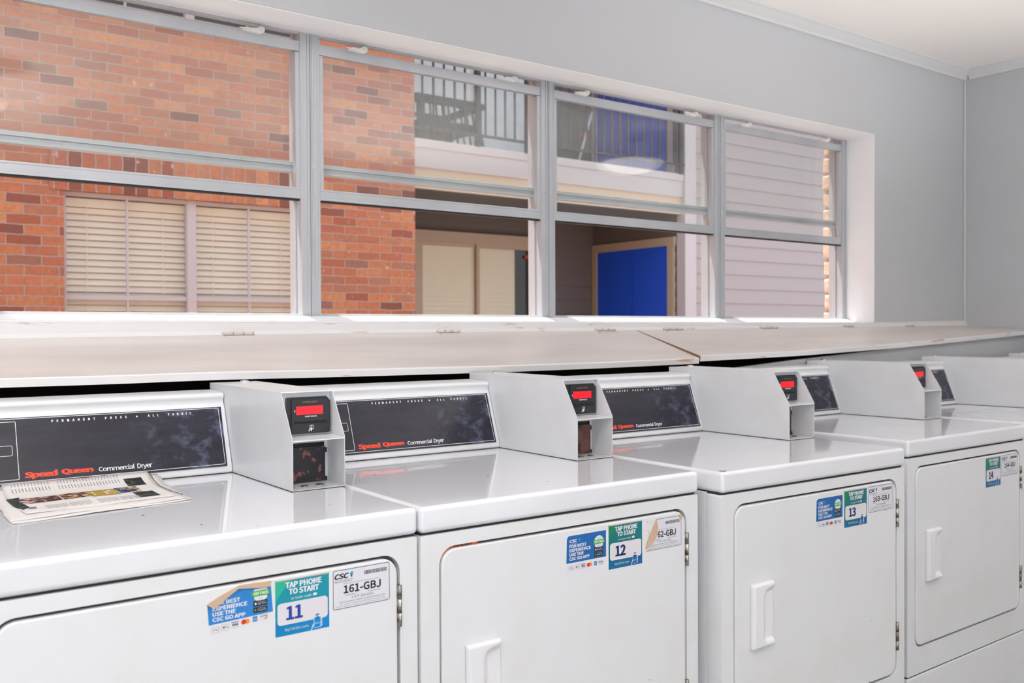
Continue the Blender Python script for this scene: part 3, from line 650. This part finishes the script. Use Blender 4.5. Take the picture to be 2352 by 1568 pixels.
def app_sticker(door, torn=False, old=False):
    nm = 'old' if old else 'new'
    blu = mat('app_blue_'+nm, lin(26, 100, 172) if old else lin(44, 130, 206), .35); ink = mat('sticker_black_ink', (.02, .02, .025), .45)
    pw = mat('sticker_clear_white', lin(226, 226, 232), .3); g = mat('badge_green', lin(74, 178, 70), .4)
    b = new_bm(); w, h = .1015, .0745; x0, z0 = .3185, ZT-.1650
    F = Flat(b, (x0, .0006, z0), (1, 0, 0), (0, 0, 1), (0, -1, 0))
    hb = .0215
    if torn:
        F.o = F.o + Vector((.002, 0, .010))
        F.slab([(.003, .007), (w, .0125), (w, .030), (w-.003, h-.008), (.047, h-.002), (0, .053), (0, .04)], 0, .0002, 1); F.o = F.o + Vector((0, -.0002, 0))
        F.poly([(.002, hb+.001), (w, .0255), (w-.003, h-.009), (.047, h-.0035), (0, .053)], 1, 0)
        F.slab([(-.001, .054), (.010, .0465), (.030, .060), (.046, .0705), (.047, .0735), (.020, .0640)], .0004, .0035, 6)
        F.slab([(.046, .0705), (.047, .0745), (.070, .0745), (w-.003, .0735), (w-.005, .0655), (.080, .0660)], .0004, .0030, 6)
        ty = 0
    else:
        F.slab(rrect(0, 0, w, h, .003, 3), 0, .0002, 1); F.o = F.o + Vector((0, -.0002, 0))
        F.poly([(0, hb), (w-.001, hb), (w-.001, h-.001), (.006, h-.001), (.0015, h-.006)], 1, 0)
        F.text('CSC', .008, h-.0145, .0265, h-.0085, 2, 1, bold=.04, shear=.2)
        F.poly([(.030, h-.011), (.033, h-.0155), (.0355, h-.010), (.033, h-.0065)], 2, 4); F.rect(.008, h-.0170, .026, h-.0166, 2, 1)
        ty = 0
    t1 = h-.0245 if not torn else .0505
    F.text('FOR BEST' if not torn else 'OR BEST', .0075 if not torn else .013, t1, .0500, t1+.0062, 2, 1, bold=.03)
    for k, (s, x1) in enumerate((('EXPERIENCE', .0610), ('USE THE', .0430), ('CSC GO APP', .0580))):
        yy = t1-.0080*(k+1); F.text(s, .0075, yy, x1, yy+.0062, 2, 1, bold=.03)
    # badge
    cx, cy_ = .0820, h-.0215
    if torn: cy_ = .057
    for rr, mi, ly in ((.0120, 1, 2),):
        pts = [(cx+(rr+(.0007 if k % 2 else 0))*math.cos(k*math.pi/14), cy_+(rr+(.0007 if k % 2 else 0))*math.sin(k*math.pi/14)) for k in range(28)]
        if torn: pts = [(x, min(y, cy_+.0075)) for x, y in pts]
        F.poly(pts, ly, mi)
    F.rect(cx-.0140, cy_-.0040, cx+.0140, cy_+.0045, 3, 3); F.text('TRY FREE', cx-.0120, cy_-.0018, cx+.0120, cy_+.0024, 4, 1, bold=.03)
    F.poly([(cx-.0140, cy_-.0040), (cx-.0105, cy_-.0040), (cx-.0105, cy_-.0062)], 3, 2); F.poly([(cx+.0140, cy_-.0040), (cx+.0105, cy_-.0040), (cx+.0105, cy_-.0062)], 3, 2)
    if not torn: F.text('MOBILE', cx-.004, cy_+.0068, cx+.004, cy_+.0080, 3, 2)
    F.text('WASHES', cx-.004, cy_-.0080, cx+.004, cy_-.0068, 3, 2)
    for k, (s1, s2) in enumerate((('Download on the', 'App Store'), ('GET IT ON', 'Google Play'))):
        yy = (.0345 if not torn else .0380)-k*.0098; F.rect(.0700, yy, .0925, yy+.0085, 3, 2, .001)
        F.text(s1, .0775, yy+.0055, .0895, yy+.0070, 4, 1); F.text(s2, .0770, yy+.0018, .0910, yy+.0050, 4, 1)
        if k: F.poly([(.0722, yy+.0018), (.0722, yy+.0066), (.0755, yy+.0042)], 4, 3)
        else: F.poly([(.0738+.0017*math.cos(a), yy+.0040+.0020*math.sin(a)) for a in [q*.5236 for q in range(12)]], 4, 1)
    y0 = .0075 if not torn else .010; tl = 0 if not torn else .006
    F.frame(.006, y0, .0175, y0+.0085, .0003, 2, 5, .001); F.text('G Pay', .0080, y0+.0022, .0160, y0+.0060, 3, 2)
    F.frame(.021, y0+tl*.2, .0325, y0+.0085+tl*.2, .0003, 2, 5, .001); F.text('Pay', .0265, y0+.0022+tl*.2, .0315, y0+.0060+tl*.2, 3, 2)
    F.poly([(.0245+.0014*math.cos(a), y0+.0045+tl*.2+.0016*math.sin(a)) for a in [q*.7854 for q in range(8)]], 3, 2)
    F.rect(.036, y0+.0075+tl*.4, .0475, y0+.0085+tl*.4, 3, 7); F.text('VISA', .0372, y0+.0025+tl*.4, .0465, y0+.0060+tl*.4, 3, 7, bold=.03, shear=.2); F.rect(.036, y0+tl*.4, .0475, y0+.0006+tl*.4, 3, 9)
    for c_, mi in ((.0550, 8), (.0605, 9)): F.poly([(c_+.0039*math.cos(a), y0+.0045+tl*.6+.0039*math.sin(a)) for a in [q*.3491 for q in range(18)]], 3 if mi == 8 else 2, mi)
    F.rect(.069, y0+.0005+tl*.8, .0765, y0+.0085+tl*.8, 3, 10); F.text('AMEX', .0697, y0+.003+tl*.8, .0758, y0+.0055+tl*.8, 4, 1)
    F.frame(.081, y0+.0005+tl, .0925, y0+.0080+tl, .0003, 2, 5, .0008); F.text('DISCOVER', .0817, y0+.0045+tl, .0918, y0+.0062+tl, 3, 2, bold=.02); F.poly([(.086, y0+.0008+tl), (.092, y0+.0008+tl), (.092, y0+.0038+tl)], 3, 9)
    obj('app_sticker', b, [blu, pw, ink, g, mat('sticker_cyan', lin(20, 160, 190), .4), print_grey, mat('sticker_back_paper', lin(202, 174, 148), .8),
        mat('card_navy', lin(30, 44, 110), .4), mat('card_red', lin(214, 50, 44), .4), mat('card_amber', lin(236, 150, 40), .4), mat('card_blue', lin(60, 140, 200), .4)],
        door, label='blue app sticker' + (' with its top edge curled over' if torn else ''))
POSE = [(.1263, 1.3679, .0094), (.8089+.0012, 1.3676, -.0087), (1.5157, 1.3173, -.0109), (2.3364, 1.3848, .014), (3.0861, 1.3295, .0561)]
x5, y5, t5 = 3.795, 1.352, .02; POSE.append((x5, y5, t5))
LAB = ['white coin-operated dryer with the newspaper on its lid and a sticker numbered 11',
       'white coin-operated dryer with the orange warning label above its door, numbered 12',
       'white coin-operated dryer with a chipped lid corner and a sticker numbered 13',
       'white coin-operated dryer with a sticker numbered 14, fourth in the row',
       'white coin-operated dryer, fifth in the row, only its coin box and lid back in view',
       'white coin-operated dryer nearest the right wall, farthest in the row']
GRP = 'white commercial dryers in a row under the windows'
roots, doors = [], []
def make_root(i): return thing('commercial_dryer', (POSE[i][0], POSE[i][1], 0), LAB[i], 'dryer', GRP, POSE[i][2])
roots.append(make_root(0)); doors.append(dryer_parts(roots[0]))
protos = [c for c in roots[0].children]
for i in range(1, 6):
    r = make_root(i); roots.append(r)
    for ch in protos:
        c = ch.copy(); COL.objects.link(c); c.parent = r
        for g2 in ch.children:
            d = g2.copy(); COL.objects.link(d); d.parent = c
        if ch.name.split('.')[0] == 'door': doors.append(c)
for i, pl in enumerate((3, 1, 2, 0, 0, 0)): coin_box(roots[i], pl)
tap_sticker(doors[0], 11, False); tap_sticker(doors[1], 12, True); tap_sticker(doors[2], 13, True); tap_sticker(doors[3], 14, True)
id_sticker(doors[0], '161-GBJ'); id_sticker(doors[1], '62-GBJ', True); id_sticker(doors[2], '163-GBJ'); id_sticker(doors[3], '164-GBJ')
app_sticker(doors[0], torn=True); app_sticker(doors[1], old=True); app_sticker(doors[2], old=True)
# orange warning label in the gap above the second door
b = new_bm(); om = mat('warning_orange', lin(226, 104, 30), .4); ink = MATS['sticker_black_ink']
F = Flat(b, (0, .009, ZT), (1, 0, 0), (0, 0, 1), (0, -1, 0))
arc = [(.070+.0318*math.cos(math.radians(q)), -.1055+.0318*math.sin(math.radians(q))) for q in range(160, 89, -10)]
F.poly(arc + [(.1195, -.0738), (.1212, -.0756), (.1212, -.094), (.050, -.094)], 1, 0)
F.text('WARNING', .0690, -.0835, .1100, -.0748, 2, 1, bold=.03); F.poly([(.0600, -.0825), (.0670, -.0825), (.0635, -.0755)], 2, 1)
obj('warning_label', b, [om, ink], roots[1], label='orange warning label')
# chipped enamel on the lid corner of the third dryer
b = new_bm(); F = Flat(b, (.010, .006, ZT), (1, .1, 0), (-.1, 1, 0), (0, 0, 1), .0002)
o1 = [(0, 0), (.012, .001), (.016, .008), (.012, .015), (.002, .014)]; i1 = [(.003, .003), (.010, .004), (.0125, .008), (.010, .012), (.004, .011)]
for k in range(5): F.poly([o1[k], o1[(k+1) % 5], i1[(k+1) % 5], i1[k]], 1, 0)
obj('paint_chip', b, slot_m, roots[2])
# ------------------------------------------------------------------ newspaper on the first dryer's lid
x, y, t = POSE[0]
np_ = thing('newspaper', (x, y, 0), 'folded newspaper with colour photographs lying on the lid of the nearest dryer', 'newspaper', rz=t)
paper = mat('newsprint', lin(222, 218, 216), .7)
L(paper, mix(paper, noise(paper, 12, 3), lin(226,222,221), lin(212,207,205)), P(paper).inputs['Base Color'])
npink = mat('newsprint_text', lin(120, 122, 130), .8)
def photo_mat(name, cols, sc):
    m = mat(name, (.1, .05, .05), .6); tcn = N(m, 'ShaderNodeTexCoord'); v = N(m, 'ShaderNodeTexVoronoi'); v.inputs['Scale'].default_value = sc
    L(m, tcn.outputs['Object'], v.inputs['Vector']); sc_ = N(m, 'ShaderNodeSeparateColor'); L(m, v.outputs['Color'], sc_.inputs[0])
    L(m, ramp(m, [(i/len(cols), lin(*c)) for i, c in enumerate(cols)], sc_.outputs[0], 'CONSTANT'), P(m).inputs['Base Color']); return m
ph1 = photo_mat('photo_crowd_red', [(60,26,30),(110,40,44),(30,22,28),(190,140,120),(96,60,50),(220,200,190),(44,34,40)], 150)
ph2 = photo_mat('photo_crowd_brown', [(40,26,20),(120,78,44),(190,150,96),(24,18,18),(150,90,60),(60,40,30),(216,190,150)], 130)
ph3 = photo_mat('photo_crowd_blue', [(30,34,60),(60,90,160),(24,22,30),(180,140,130),(44,44,54),(200,190,120),(90,60,60)], 140)
darkph = photo_mat('photo_dark', [(24,26,30),(40,44,46),(30,34,34),(70,76,70),(20,20,22)], 120)
goldm = mat('gold_advert', lin(176, 146, 50), .5)
def zf(px, py, h): 
    s_ = max(0, (py-.50)/.078); return ZT + h + .0015*math.sin(px*31+h*900)*math.sin(py*23+1)*.5+.0008 + .017*s_*s_
def quadpt(q, s_, t_):
    (ax, ay), (bx_, by_), (cx, cyy), (dx, dy) = q
    return ((1-s_)*(1-t_)*ax+s_*(1-t_)*bx_+s_*t_*cx+(1-s_)*t_*dx, (1-s_)*(1-t_)*ay+s_*(1-t_)*by_+s_*t_*cyy+(1-s_)*t_*dy)
def sheet(name, q, h, label=None, prints=(), mats=(paper,), th=.0009, ragged=0.):
    b = new_bm(); nx, ny = 26, 18; random.seed(int(h*1e5))
    T, B = [], []
    for j in range(ny+1):
        ta, ba = [], []
        for i in range(nx+1):
            px, py = quadpt(q, i/nx, j/ny)
            if ragged and (i in (0, nx) or j in (0, ny)): px += random.uniform(-ragged, ragged); py += random.uniform(-ragged, ragged)
            py = min(py, .577); z = zf(px, py, h); ta.append(b.verts.new((px, py, z+th))); ba.append(b.verts.new((px, py, z)))
        T.append(ta); B.append(ba)
    for j in range(ny):
        for i in range(nx):
            b.faces.new((T[j][i], T[j][i+1], T[j+1][i+1], T[j+1][i])).smooth = True; b.faces.new((B[j][i], B[j+1][i], B[j+1][i+1], B[j][i+1]))
    for i in range(nx): b.faces.new((B[0][i], B[0][i+1], T[0][i+1], T[0][i])); b.faces.new((B[ny][i+1], B[ny][i], T[ny][i], T[ny][i+1]))
    for j in range(ny): b.faces.new((B[j+1][0], B[j][0], T[j][0], T[j+1][0])); b.faces.new((B[j][nx], B[j+1][nx], T[j+1][nx], T[j][nx]))
    for (s0, t0, s1, t1, mi) in prints:
        n1, n2 = max(1, int((s1-s0)*26)), max(1, int((t1-t0)*18))
        g = [[None]*(n1+1) for _ in range(n2+1)]
        for j in range(n2+1):
            for i in range(n1+1):
                px, py = quadpt(q, s0+(s1-s0)*i/n1, t0+(t1-t0)*j/n2); py = min(py, .577)
                g[j][i] = b.verts.new((px, py, zf(px, py, h)+th+.00045))
        for j in range(n2):
            for i in range(n1): b.faces.new((g[j][i], g[j][i+1], g[j+1][i+1], g[j+1][i])).material_index = mi
    o = obj(name, b, list(mats), np_)
    if label: o['label'] = label
    return o
sheet('page', [(.1068, .2709), (.4005, .3141), (.4165, .560), (.112, .560)], .0004, ragged=.002)
sheet('page', [(.1070, .290), (.395, .3230), (.4120, .565), (.109, .565)], .0016, ragged=.002)
pr = []
random.seed(11)
for k in range(34):                                   # rules of small print above and below the photographs
    s0 = .05+k*.0215
    if k not in (12, 13): pr.append((s0, .83, s0+.0045, .905, 1)); pr.append((s0+.004, .935, s0+.008, .985, 1))
for blk in (.16, .31, .49, .64):
    for k in range(9):
        s0 = blk+k*.0155; pr.append((s0, .07+.02*(k%3), s0+.0035, .25, 1))
pr += [(.03, .40, .30, .62, 2), (.31, .40, .50, .66, 3), (.49, .36, .68, .66, 6), (.515, .42, .585, .60, 0), (.595, .42, .655, .60, 0), (.685, .40, .84, .68, 4), (.76, .10, .90, .38, 5), (.80, .70, .93, .90, 5), (.05, .16, .10, .24, 1), (.0, .62, .84, .635, 5)]
sheet('front_page', [(.1341, .3313), (.3880, .3544), (.3960, .5760), (.1345, .5760)], .0030, 'newspaper page with photographs',
      pr, (paper, npink, ph1, ph2, ph3, darkph, goldm), ragged=.0012)
b = new_bm(); v = [b.verts.new(p) for p in ((.1302, .495, ZT+.0052), (.1300, .415, ZT+.005), (.138, .372, ZT+.005), (.150, .39, ZT+.0058), (.144, .45, ZT+.0062), (.152, .50, ZT+.0058))]
b.faces.new(v); r = bmesh.ops.extrude_face_region(b, geom=b.faces[:]); bmesh.ops.translate(b, vec=(0, 0, -.0006), verts=[e for e in r['geom'] if isinstance(e, bmesh.types.BMVert)])
bmesh.ops.recalc_face_normals(b, faces=b.faces); obj('torn_corner', b, darkph, np_)
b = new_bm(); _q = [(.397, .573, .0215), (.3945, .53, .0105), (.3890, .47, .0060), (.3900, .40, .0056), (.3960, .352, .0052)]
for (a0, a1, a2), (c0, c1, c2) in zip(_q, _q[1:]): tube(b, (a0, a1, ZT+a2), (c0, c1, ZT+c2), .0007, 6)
obj('fold_shadow', b, mat('fold_shadow_brown', lin(90, 74, 56), .8), np_)  # thin brown tube paints the shadow along the page's edge
# ------------------------------------------------------------------ ceiling lamps (seen as reflections in the panes) and added fill lights
for lx, ly, lz, lab in ((4.34, .62, 0, 'round white ceiling light near the right wall'), (.52, .02, 0, 'round white ceiling light above the camera')):
    r = thing('ceiling_light', (lx, ly, ZC), lab, 'ceiling light', 'round ceiling lights')
    b = new_bm(); lathe(b, [(.06, 0), (.06, -.012), (.02, -.016), (.02, -.125), (.17, -.135), (.20, -.152), (.205, -.160)][::-1], (0, 0, 0), n=32); obj('lamp_base', b, trimm, r)
    b = new_bm(); lathe(b, [(.20*math.cos(a), -.160-.072*math.sin(a)) for a in [math.radians(q) for q in range(0, 88, 8)]], (0, 0, 0), n=32)
    bmesh.ops.recalc_face_normals(b, faces=b.faces)
    obj('lamp_shade', b, mat('lamp_glass', (.85, .82, .78), .4, emit=(1, .93, .85, 1), es=3.2), r)
for ly, lab in ((1.60, 'added unseen fill light on the ceiling left of the picture, nearer the windows'), (.45, 'added unseen fill light on the ceiling left of the picture, farther from the windows')):
    r = thing('fill_fixture', (-.08, ly, ZC), lab, 'ceiling light', 'added fill lights on the ceiling')  # tube lights added out of view to lift the room's brightness
    b = new_bm(); box(b, (-.62, -.15, -.025), (.62, .15, -.0005)); obj('fixture_base', b, trimm, r, bevel=.004)
    b = new_bm(); prism_x(b, [(-.14, -.026), (.14, -.026), (.13, -.075), (.09, -.095), (-.09, -.095), (-.13, -.075)], -.60, .60); obj('diffuser', b, mat('fill_diffuser', (.9, .9, .9), .5, emit=(1, .985, .97, 1), es=7.0), r)
# ------------------------------------------------------------------ outside: court and the apartment building across it
b = new_bm(); box(b, (-8, YO, -.25), (16, 30, -.12)); struct('ground', b, groundm)
bd = thing('apartment_building', (0, 6.4, -.12), 'two-storey brick and siding apartment building across the court beyond the windows', 'building')
OY, OZ = 6.4, -.12
def part(name, b, m, parent=bd, label=None, **k):
    for v in b.verts: v.co.y -= OY; v.co.z -= OZ
    o = obj(name, b, m, parent, **k)
    if label: o['label'] = label
    return o
b = new_bm(); BX = 3.755
wl, wr, wz0, wz1 = 1.205, 2.83, .55, 2.112; uz0, uz1 = 3.335, 4.75
box(b, (-8, 6.4, -.12), (wl, 6.6, 5.6)); box(b, (wr, 6.4, -.12), (BX, 6.6, 5.6)); box(b, (wl, 6.4, -.12), (wr, 6.6, wz0)); box(b, (wl, 6.4, wz1), (wr, 6.6, uz0)); box(b, (wl, 6.4, uz1), (wr, 6.6, 5.6))
box(b, (BX-.2, 6.6, -.12), (BX, 7.75, 5.6))
part('brick_wall', b, brick)
b = new_bm(); box(b, (wl-.08, 6.392, 2.112), (wr+.08, 6.41, 2.362)); part('soldier_course', b, soldier, label='upright bricks above the window')
for (z0, z1, low) in ((wz0, wz1, True), (uz0, uz1, False)):
    b = new_bm(); fr = .022
    box(b, (wl, 6.45, z0), (wl+fr, 6.50, z1)); box(b, (wr-fr, 6.45, z0), (wr, 6.50, z1)); box(b, (wl+fr, 6.451, z1-fr), (wr-fr, 6.499, z1)); box(b, (wl+fr, 6.451, z0), (wr-fr, 6.499, z0+fr))
    box(b, (1.985, 6.44, z0), (2.045, 6.50, z1)); zm = z0+(z1-z0)*.57; box(b, (wl, 6.455, zm-.014), (wr, 6.495, zm+.014))
    for xx in (1.60, 2.425): box(b, (xx-.007, 6.462, z0), (xx+.007, 6.48, z1))
    fo = part('window', b, whitetrim)
    b = new_bm(); box(b, (wl+.01, 6.484, z0+.01), (wr-.01, 6.487, z1-.01)); part('pane', b, glass_far, fo)
    b = new_bm(); zc = z1-.03
    if low:
        box(b, (wl+.02, 6.505, z1-.085), (1.995, 6.53, z1-.03)); box(b, (2.035, 6.505, z1-.085), (wr-.02, 6.53, z1-.03)); zc = z1-.09
        while zc > z0:
            for x0_, x1_ in ((wl+.02, 1.995), (2.035, wr-.02)):
                v = box(b, (x0_, 6.508, zc-.0385), (x1_, 6.510, zc)); 
                for q in v:
                    if q.co.z > zc-.01: q.co.y += .014
            zc -= .042
        for xx in (1.36, 1.84, 2.18, 2.68): box(b, (xx-.002, 6.500, z0), (xx+.002, 6.503, z1-.05))
        part('blinds', b, blindm, fo)
        b = new_bm(); box(b, (wl+.01, 6.545, z0), (wr-.01, 6.55, z1)); part('room_backing', b, tanframe, fo)
    else: box(b, (wl+.01, 6.56, z0), (wr-.01, 6.57, z1)); part('room_backing', b, darkroom, fo)
# lap siding
def siding(b, p0, p1, z0, z1, nrm, pitch=.1495, out=.013, phase=0.):
    p0, p1, nrm = Vector(p0), Vector(p1), Vector(nrm); z = z0+phase
    while z < z1:
        za, zt = z, min(z+pitch, z1)
        a, c = p0+nrm*out, p1+nrm*out
        q = [b.verts.new((a.x, a.y, za)), b.verts.new((c.x, c.y, za)), b.verts.new((p1.x, p1.y, zt)), b.verts.new((p0.x, p0.y, zt)), b.verts.new((p0.x, p0.y, za)), b.verts.new((p1.x, p1.y, za))]
        b.faces.new((q[0], q[1], q[2], q[3])); b.faces.new((q[4], q[5], q[1], q[0])); z += pitch
    e = nrm*-.03
    v = [b.verts.new(p) for p in ((p0.x, p0.y, z0), (p1.x, p1.y, z0), (p1.x, p1.y, z1), (p0.x, p0.y, z1), (p0.x+e.x, p0.y+e.y, z0), (p1.x+e.x, p1.y+e.y, z0), (p1.x+e.x, p1.y+e.y, z1), (p0.x+e.x, p0.y+e.y, z1))]
    for f in ((0,1,2,3), (7,6,5,4), (0,3,7,4), (1,5,6,2), (3,2,6,7), (0,4,5,1)): b.faces.new([v[i] for i in f])
b = new_bm(); siding(b, (6.97, 6.43), (13, 6.43), -.12, 5.6, (0, -1), phase=-.039); part('siding_wall', b, pinksid, label='pale pinkish lap siding')
CX = 6.81; BYK = 7.75
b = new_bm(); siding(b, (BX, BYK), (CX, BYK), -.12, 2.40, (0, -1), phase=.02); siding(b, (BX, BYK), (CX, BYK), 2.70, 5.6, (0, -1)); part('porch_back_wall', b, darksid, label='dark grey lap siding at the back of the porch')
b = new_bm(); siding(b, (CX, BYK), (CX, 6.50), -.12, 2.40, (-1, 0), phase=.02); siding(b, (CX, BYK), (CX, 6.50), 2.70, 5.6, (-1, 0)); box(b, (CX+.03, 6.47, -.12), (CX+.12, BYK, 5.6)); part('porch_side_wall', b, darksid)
b = new_bm(); box(b, (CX, 6.385, -.12), (6.97, 6.50, 5.6)); part('corner_post', b, whitetrim, bevel=.004)
b = new_bm(); box(b, (BX, 6.45, 2.38), (CX, BYK, 2.70)); box(b, (BX-.2, 6.4, 5.45), (13, 9, 5.6)); part('porch_ceiling', b, soffit)
b = new_bm(); box(b, (BX, 6.435, 2.355), (CX, 6.47, 2.522)); part('porch_beam', b, mat('bounce_cream', lin(222, 198, 174), .5), label='cream beam under the balcony')  # cream tone paints warm bounce light onto the beam
b = new_bm(); box(b, (BX, 6.412, 2.518), (CX, 6.47, 2.676)); box(b, (BX, 6.400, 2.675), (CX, 6.56, 2.745)); part('balcony_fascia', b, whitetrim, bevel=.004)
# railing
b = new_bm(); box(b, (BX, 6.388, 2.822), (CX, 6.412, 2.842)); box(b, (BX, 6.385, 3.68), (CX, 6.415, 3.71)); part('railing', b, iron)
railo = bd.children[-1] if False else None
rail = [o for o in bd.children if o.name.startswith('railing')][0]
xx = 3.828; k = 0
while xx < CX-.03:
    if abs(xx-4.36) > .03 and abs(xx-4.87) > .04:
        b = new_bm(); box(b, (xx-.0065, 6.393, 2.83), (xx+.0065, 6.407, 3.69)); part('baluster', b, iron, rail)
    xx += .1015; k += 1
for px_ in (4.36, 4.875, 6.76): b = new_bm(); box(b, (px_-.019, 6.38, 2.74), (px_+.019, 6.42, 3.72)); part('railing_post', b, iron, rail)
# sliding doors below and above
for z0, zt, low in ((0, 2.12, True), (2.75, 4.80, False)):
    b = new_bm(); fy = BYK-.065
    x0_, x1_ = (4.555 if low else 3.90), 5.905
    box(b, (x0_-.075, fy-.02, z0), (x0_, fy+.02, zt-.045)); box(b, (x1_, fy-.02, z0), (x1_+.09, fy+.02, zt-.045)); box(b, (x0_-.075, fy-.022, zt-.045), (x1_+.09, fy+.02, zt+.06))
    tr = part('sliding_door', b, tanframe if low else whitetrim)
    b = new_bm(); s_ = .035
    for a, c in ((x0_, 5.25), (5.20, x1_)):
        yy = fy-.018 if a > 5 else fy+.002
        box(b, (a, yy, z0), (a+s_, yy+.02, zt-.045)); box(b, (c-s_, yy, z0), (c, yy+.02, zt-.045)); box(b, (a+s_, yy+.001, zt-.045-s_), (c-s_, yy+.019, zt-.045)); box(b, (a+s_, yy+.001, z0), (c-s_, yy+.019, z0+.06))
    part('door_frame', b, tanframe if low else whitetrim, tr)
    b = new_bm(); box(b, (x0_, fy+.004, z0), (x1_, fy+.007, zt-.05)); part('pane', b, glass_far, tr)
    b = new_bm()
    if low:
        zc = zt-.06
        while zc > z0+.02:
            v = box(b, (x0_+.03, fy+.022, zc-.047), (5.70, fy+.024, zc)); 
            for q in v:
                if q.co.z > zc-.01: q.co.y += .009
            zc -= .0465
        part('blinds', b, blindm2, tr)
        b = new_bm(); box(b, (5.80, fy-.014, 1.955), (5.875, fy-.012, 1.99)); part('red_sticker', b, mat('red_sticker', lin(190, 50, 44), .5), tr)
        b = new_bm(); box(b, (x0_, fy+.036, z0), (x1_, fy+.040, zt)); part('room_backing', b, darkroom, tr)
    else:
        xx = x0_+.01
        while xx < x1_-.03:
            v = box(b, (xx, fy+.020, z0+.02), (xx+.086, fy+.022, zt-.05))
            for q in v:
                if q.co.x > xx+.04: q.co.y += .005
            xx += .084
        part('vertical_blinds', b, curtain, tr)
# blue doors on the side wall of the porch
for z0, zt in ((0, 2.055), (2.75, 4.80)):
    b = new_bm(); x_ = CX-.022; y0_, y1_ = 6.60, 7.66
    box(b, (x_-.012, y0_-.085, z0), (x_+.02, y0_, zt)); box(b, (x_-.012, y1_, z0), (x_+.02, y1_+.075, zt)); box(b, (x_-.014, y0_-.095, zt), (x_+.02, y1_+.075, zt+.085))
    tr = part('door_casing', b, tanframe if z0 == 0 else whitetrim)
    b = new_bm(); box(b, (x_+.002, y0_, z0), (x_+.02, 7.112, zt)); box(b, (x_+.002, 7.120, z0), (x_+.02, y1_, zt)); part('blue_door', b, blue, tr, label='bright blue storage door')
# patio chair on the balcony
ch = thing('patio_chair', (4.32, 6.85, 2.745), 'dark slatted patio chair behind the balcony railing', 'chair')
b = new_bm()
for x0_ in (-.36, .27): box(b, (x0_, -.12, .40), (x0_+.07, .46, .45)); 
box(b, (-.36, -.13, .385), (.30, -.09, .455)); obj('armrest', b, chair_m, ch, bevel=.005)
for k in range(11):
    b = new_bm(); x0_ = -.33+k*.06; tube(b, (x0_, -.10, .40), (x0_+.05*(k-3)/8, -.14, .04), .009, 8); obj('slat', b, chair_m, ch)
b = new_bm(); box(b, (-.30, -.10, .20), (.30, .42, .26)); obj('seat', b, chair_m, ch, bevel=.01)
b = new_bm(); box(b, (-.30, .42, .40), (.30, .45, .44)); obj('backrest', b, chair_m, ch, bevel=.004)
for lx, ly in ((-.30, -.08), (.30, -.08), (-.30, .42), (.30, .42)): b = new_bm(); box(b, (lx-.02, ly-.02, 0), (lx+.02, ly+.02, .40)); obj('leg', b, chair_m, ch)
# broom and pole leaning on the balcony
br = thing('broom', (5.90, 6.95, 2.745), 'long white broom stick with a red joint leaning on the upper balcony', 'broom')
b = new_bm(); tube(b, (-.02, 0, .0), (.245, .05, .64), .011, 10); obj('broom_stick', b, mat('white_stick', lin(225, 225, 232), .4), br)
b = new_bm(); tube(b, (.075, .017, .345), (.090, .021, .41), .014, 10); obj('joint', b, mat('red_joint', lin(170, 40, 50), .5), br)
b = new_bm(); tube(b, (.245, .05, .64), (.36, .06, .95), .011, 10); box(b, (.28, .01, .95), (.46, .10, 1.0)); obj('broom_head', b, mat('red_joint', lin(170, 40, 50), .5), br)
b = new_bm(); tube(b, (0, 0, 0), (-.005, .03, .95), .016, 10)
po = obj('metal_pole', b, mat('grey_pole', lin(150, 150, 156), .4)); po.location = (6.15, 6.95, 2.745); tag(po, 'grey metal pole standing upright on the balcony right of the broom', 'pole')
S.cycles.use_denoising = True
S.cycles.max_bounces = 12; S.cycles.transparent_max_bounces = 24
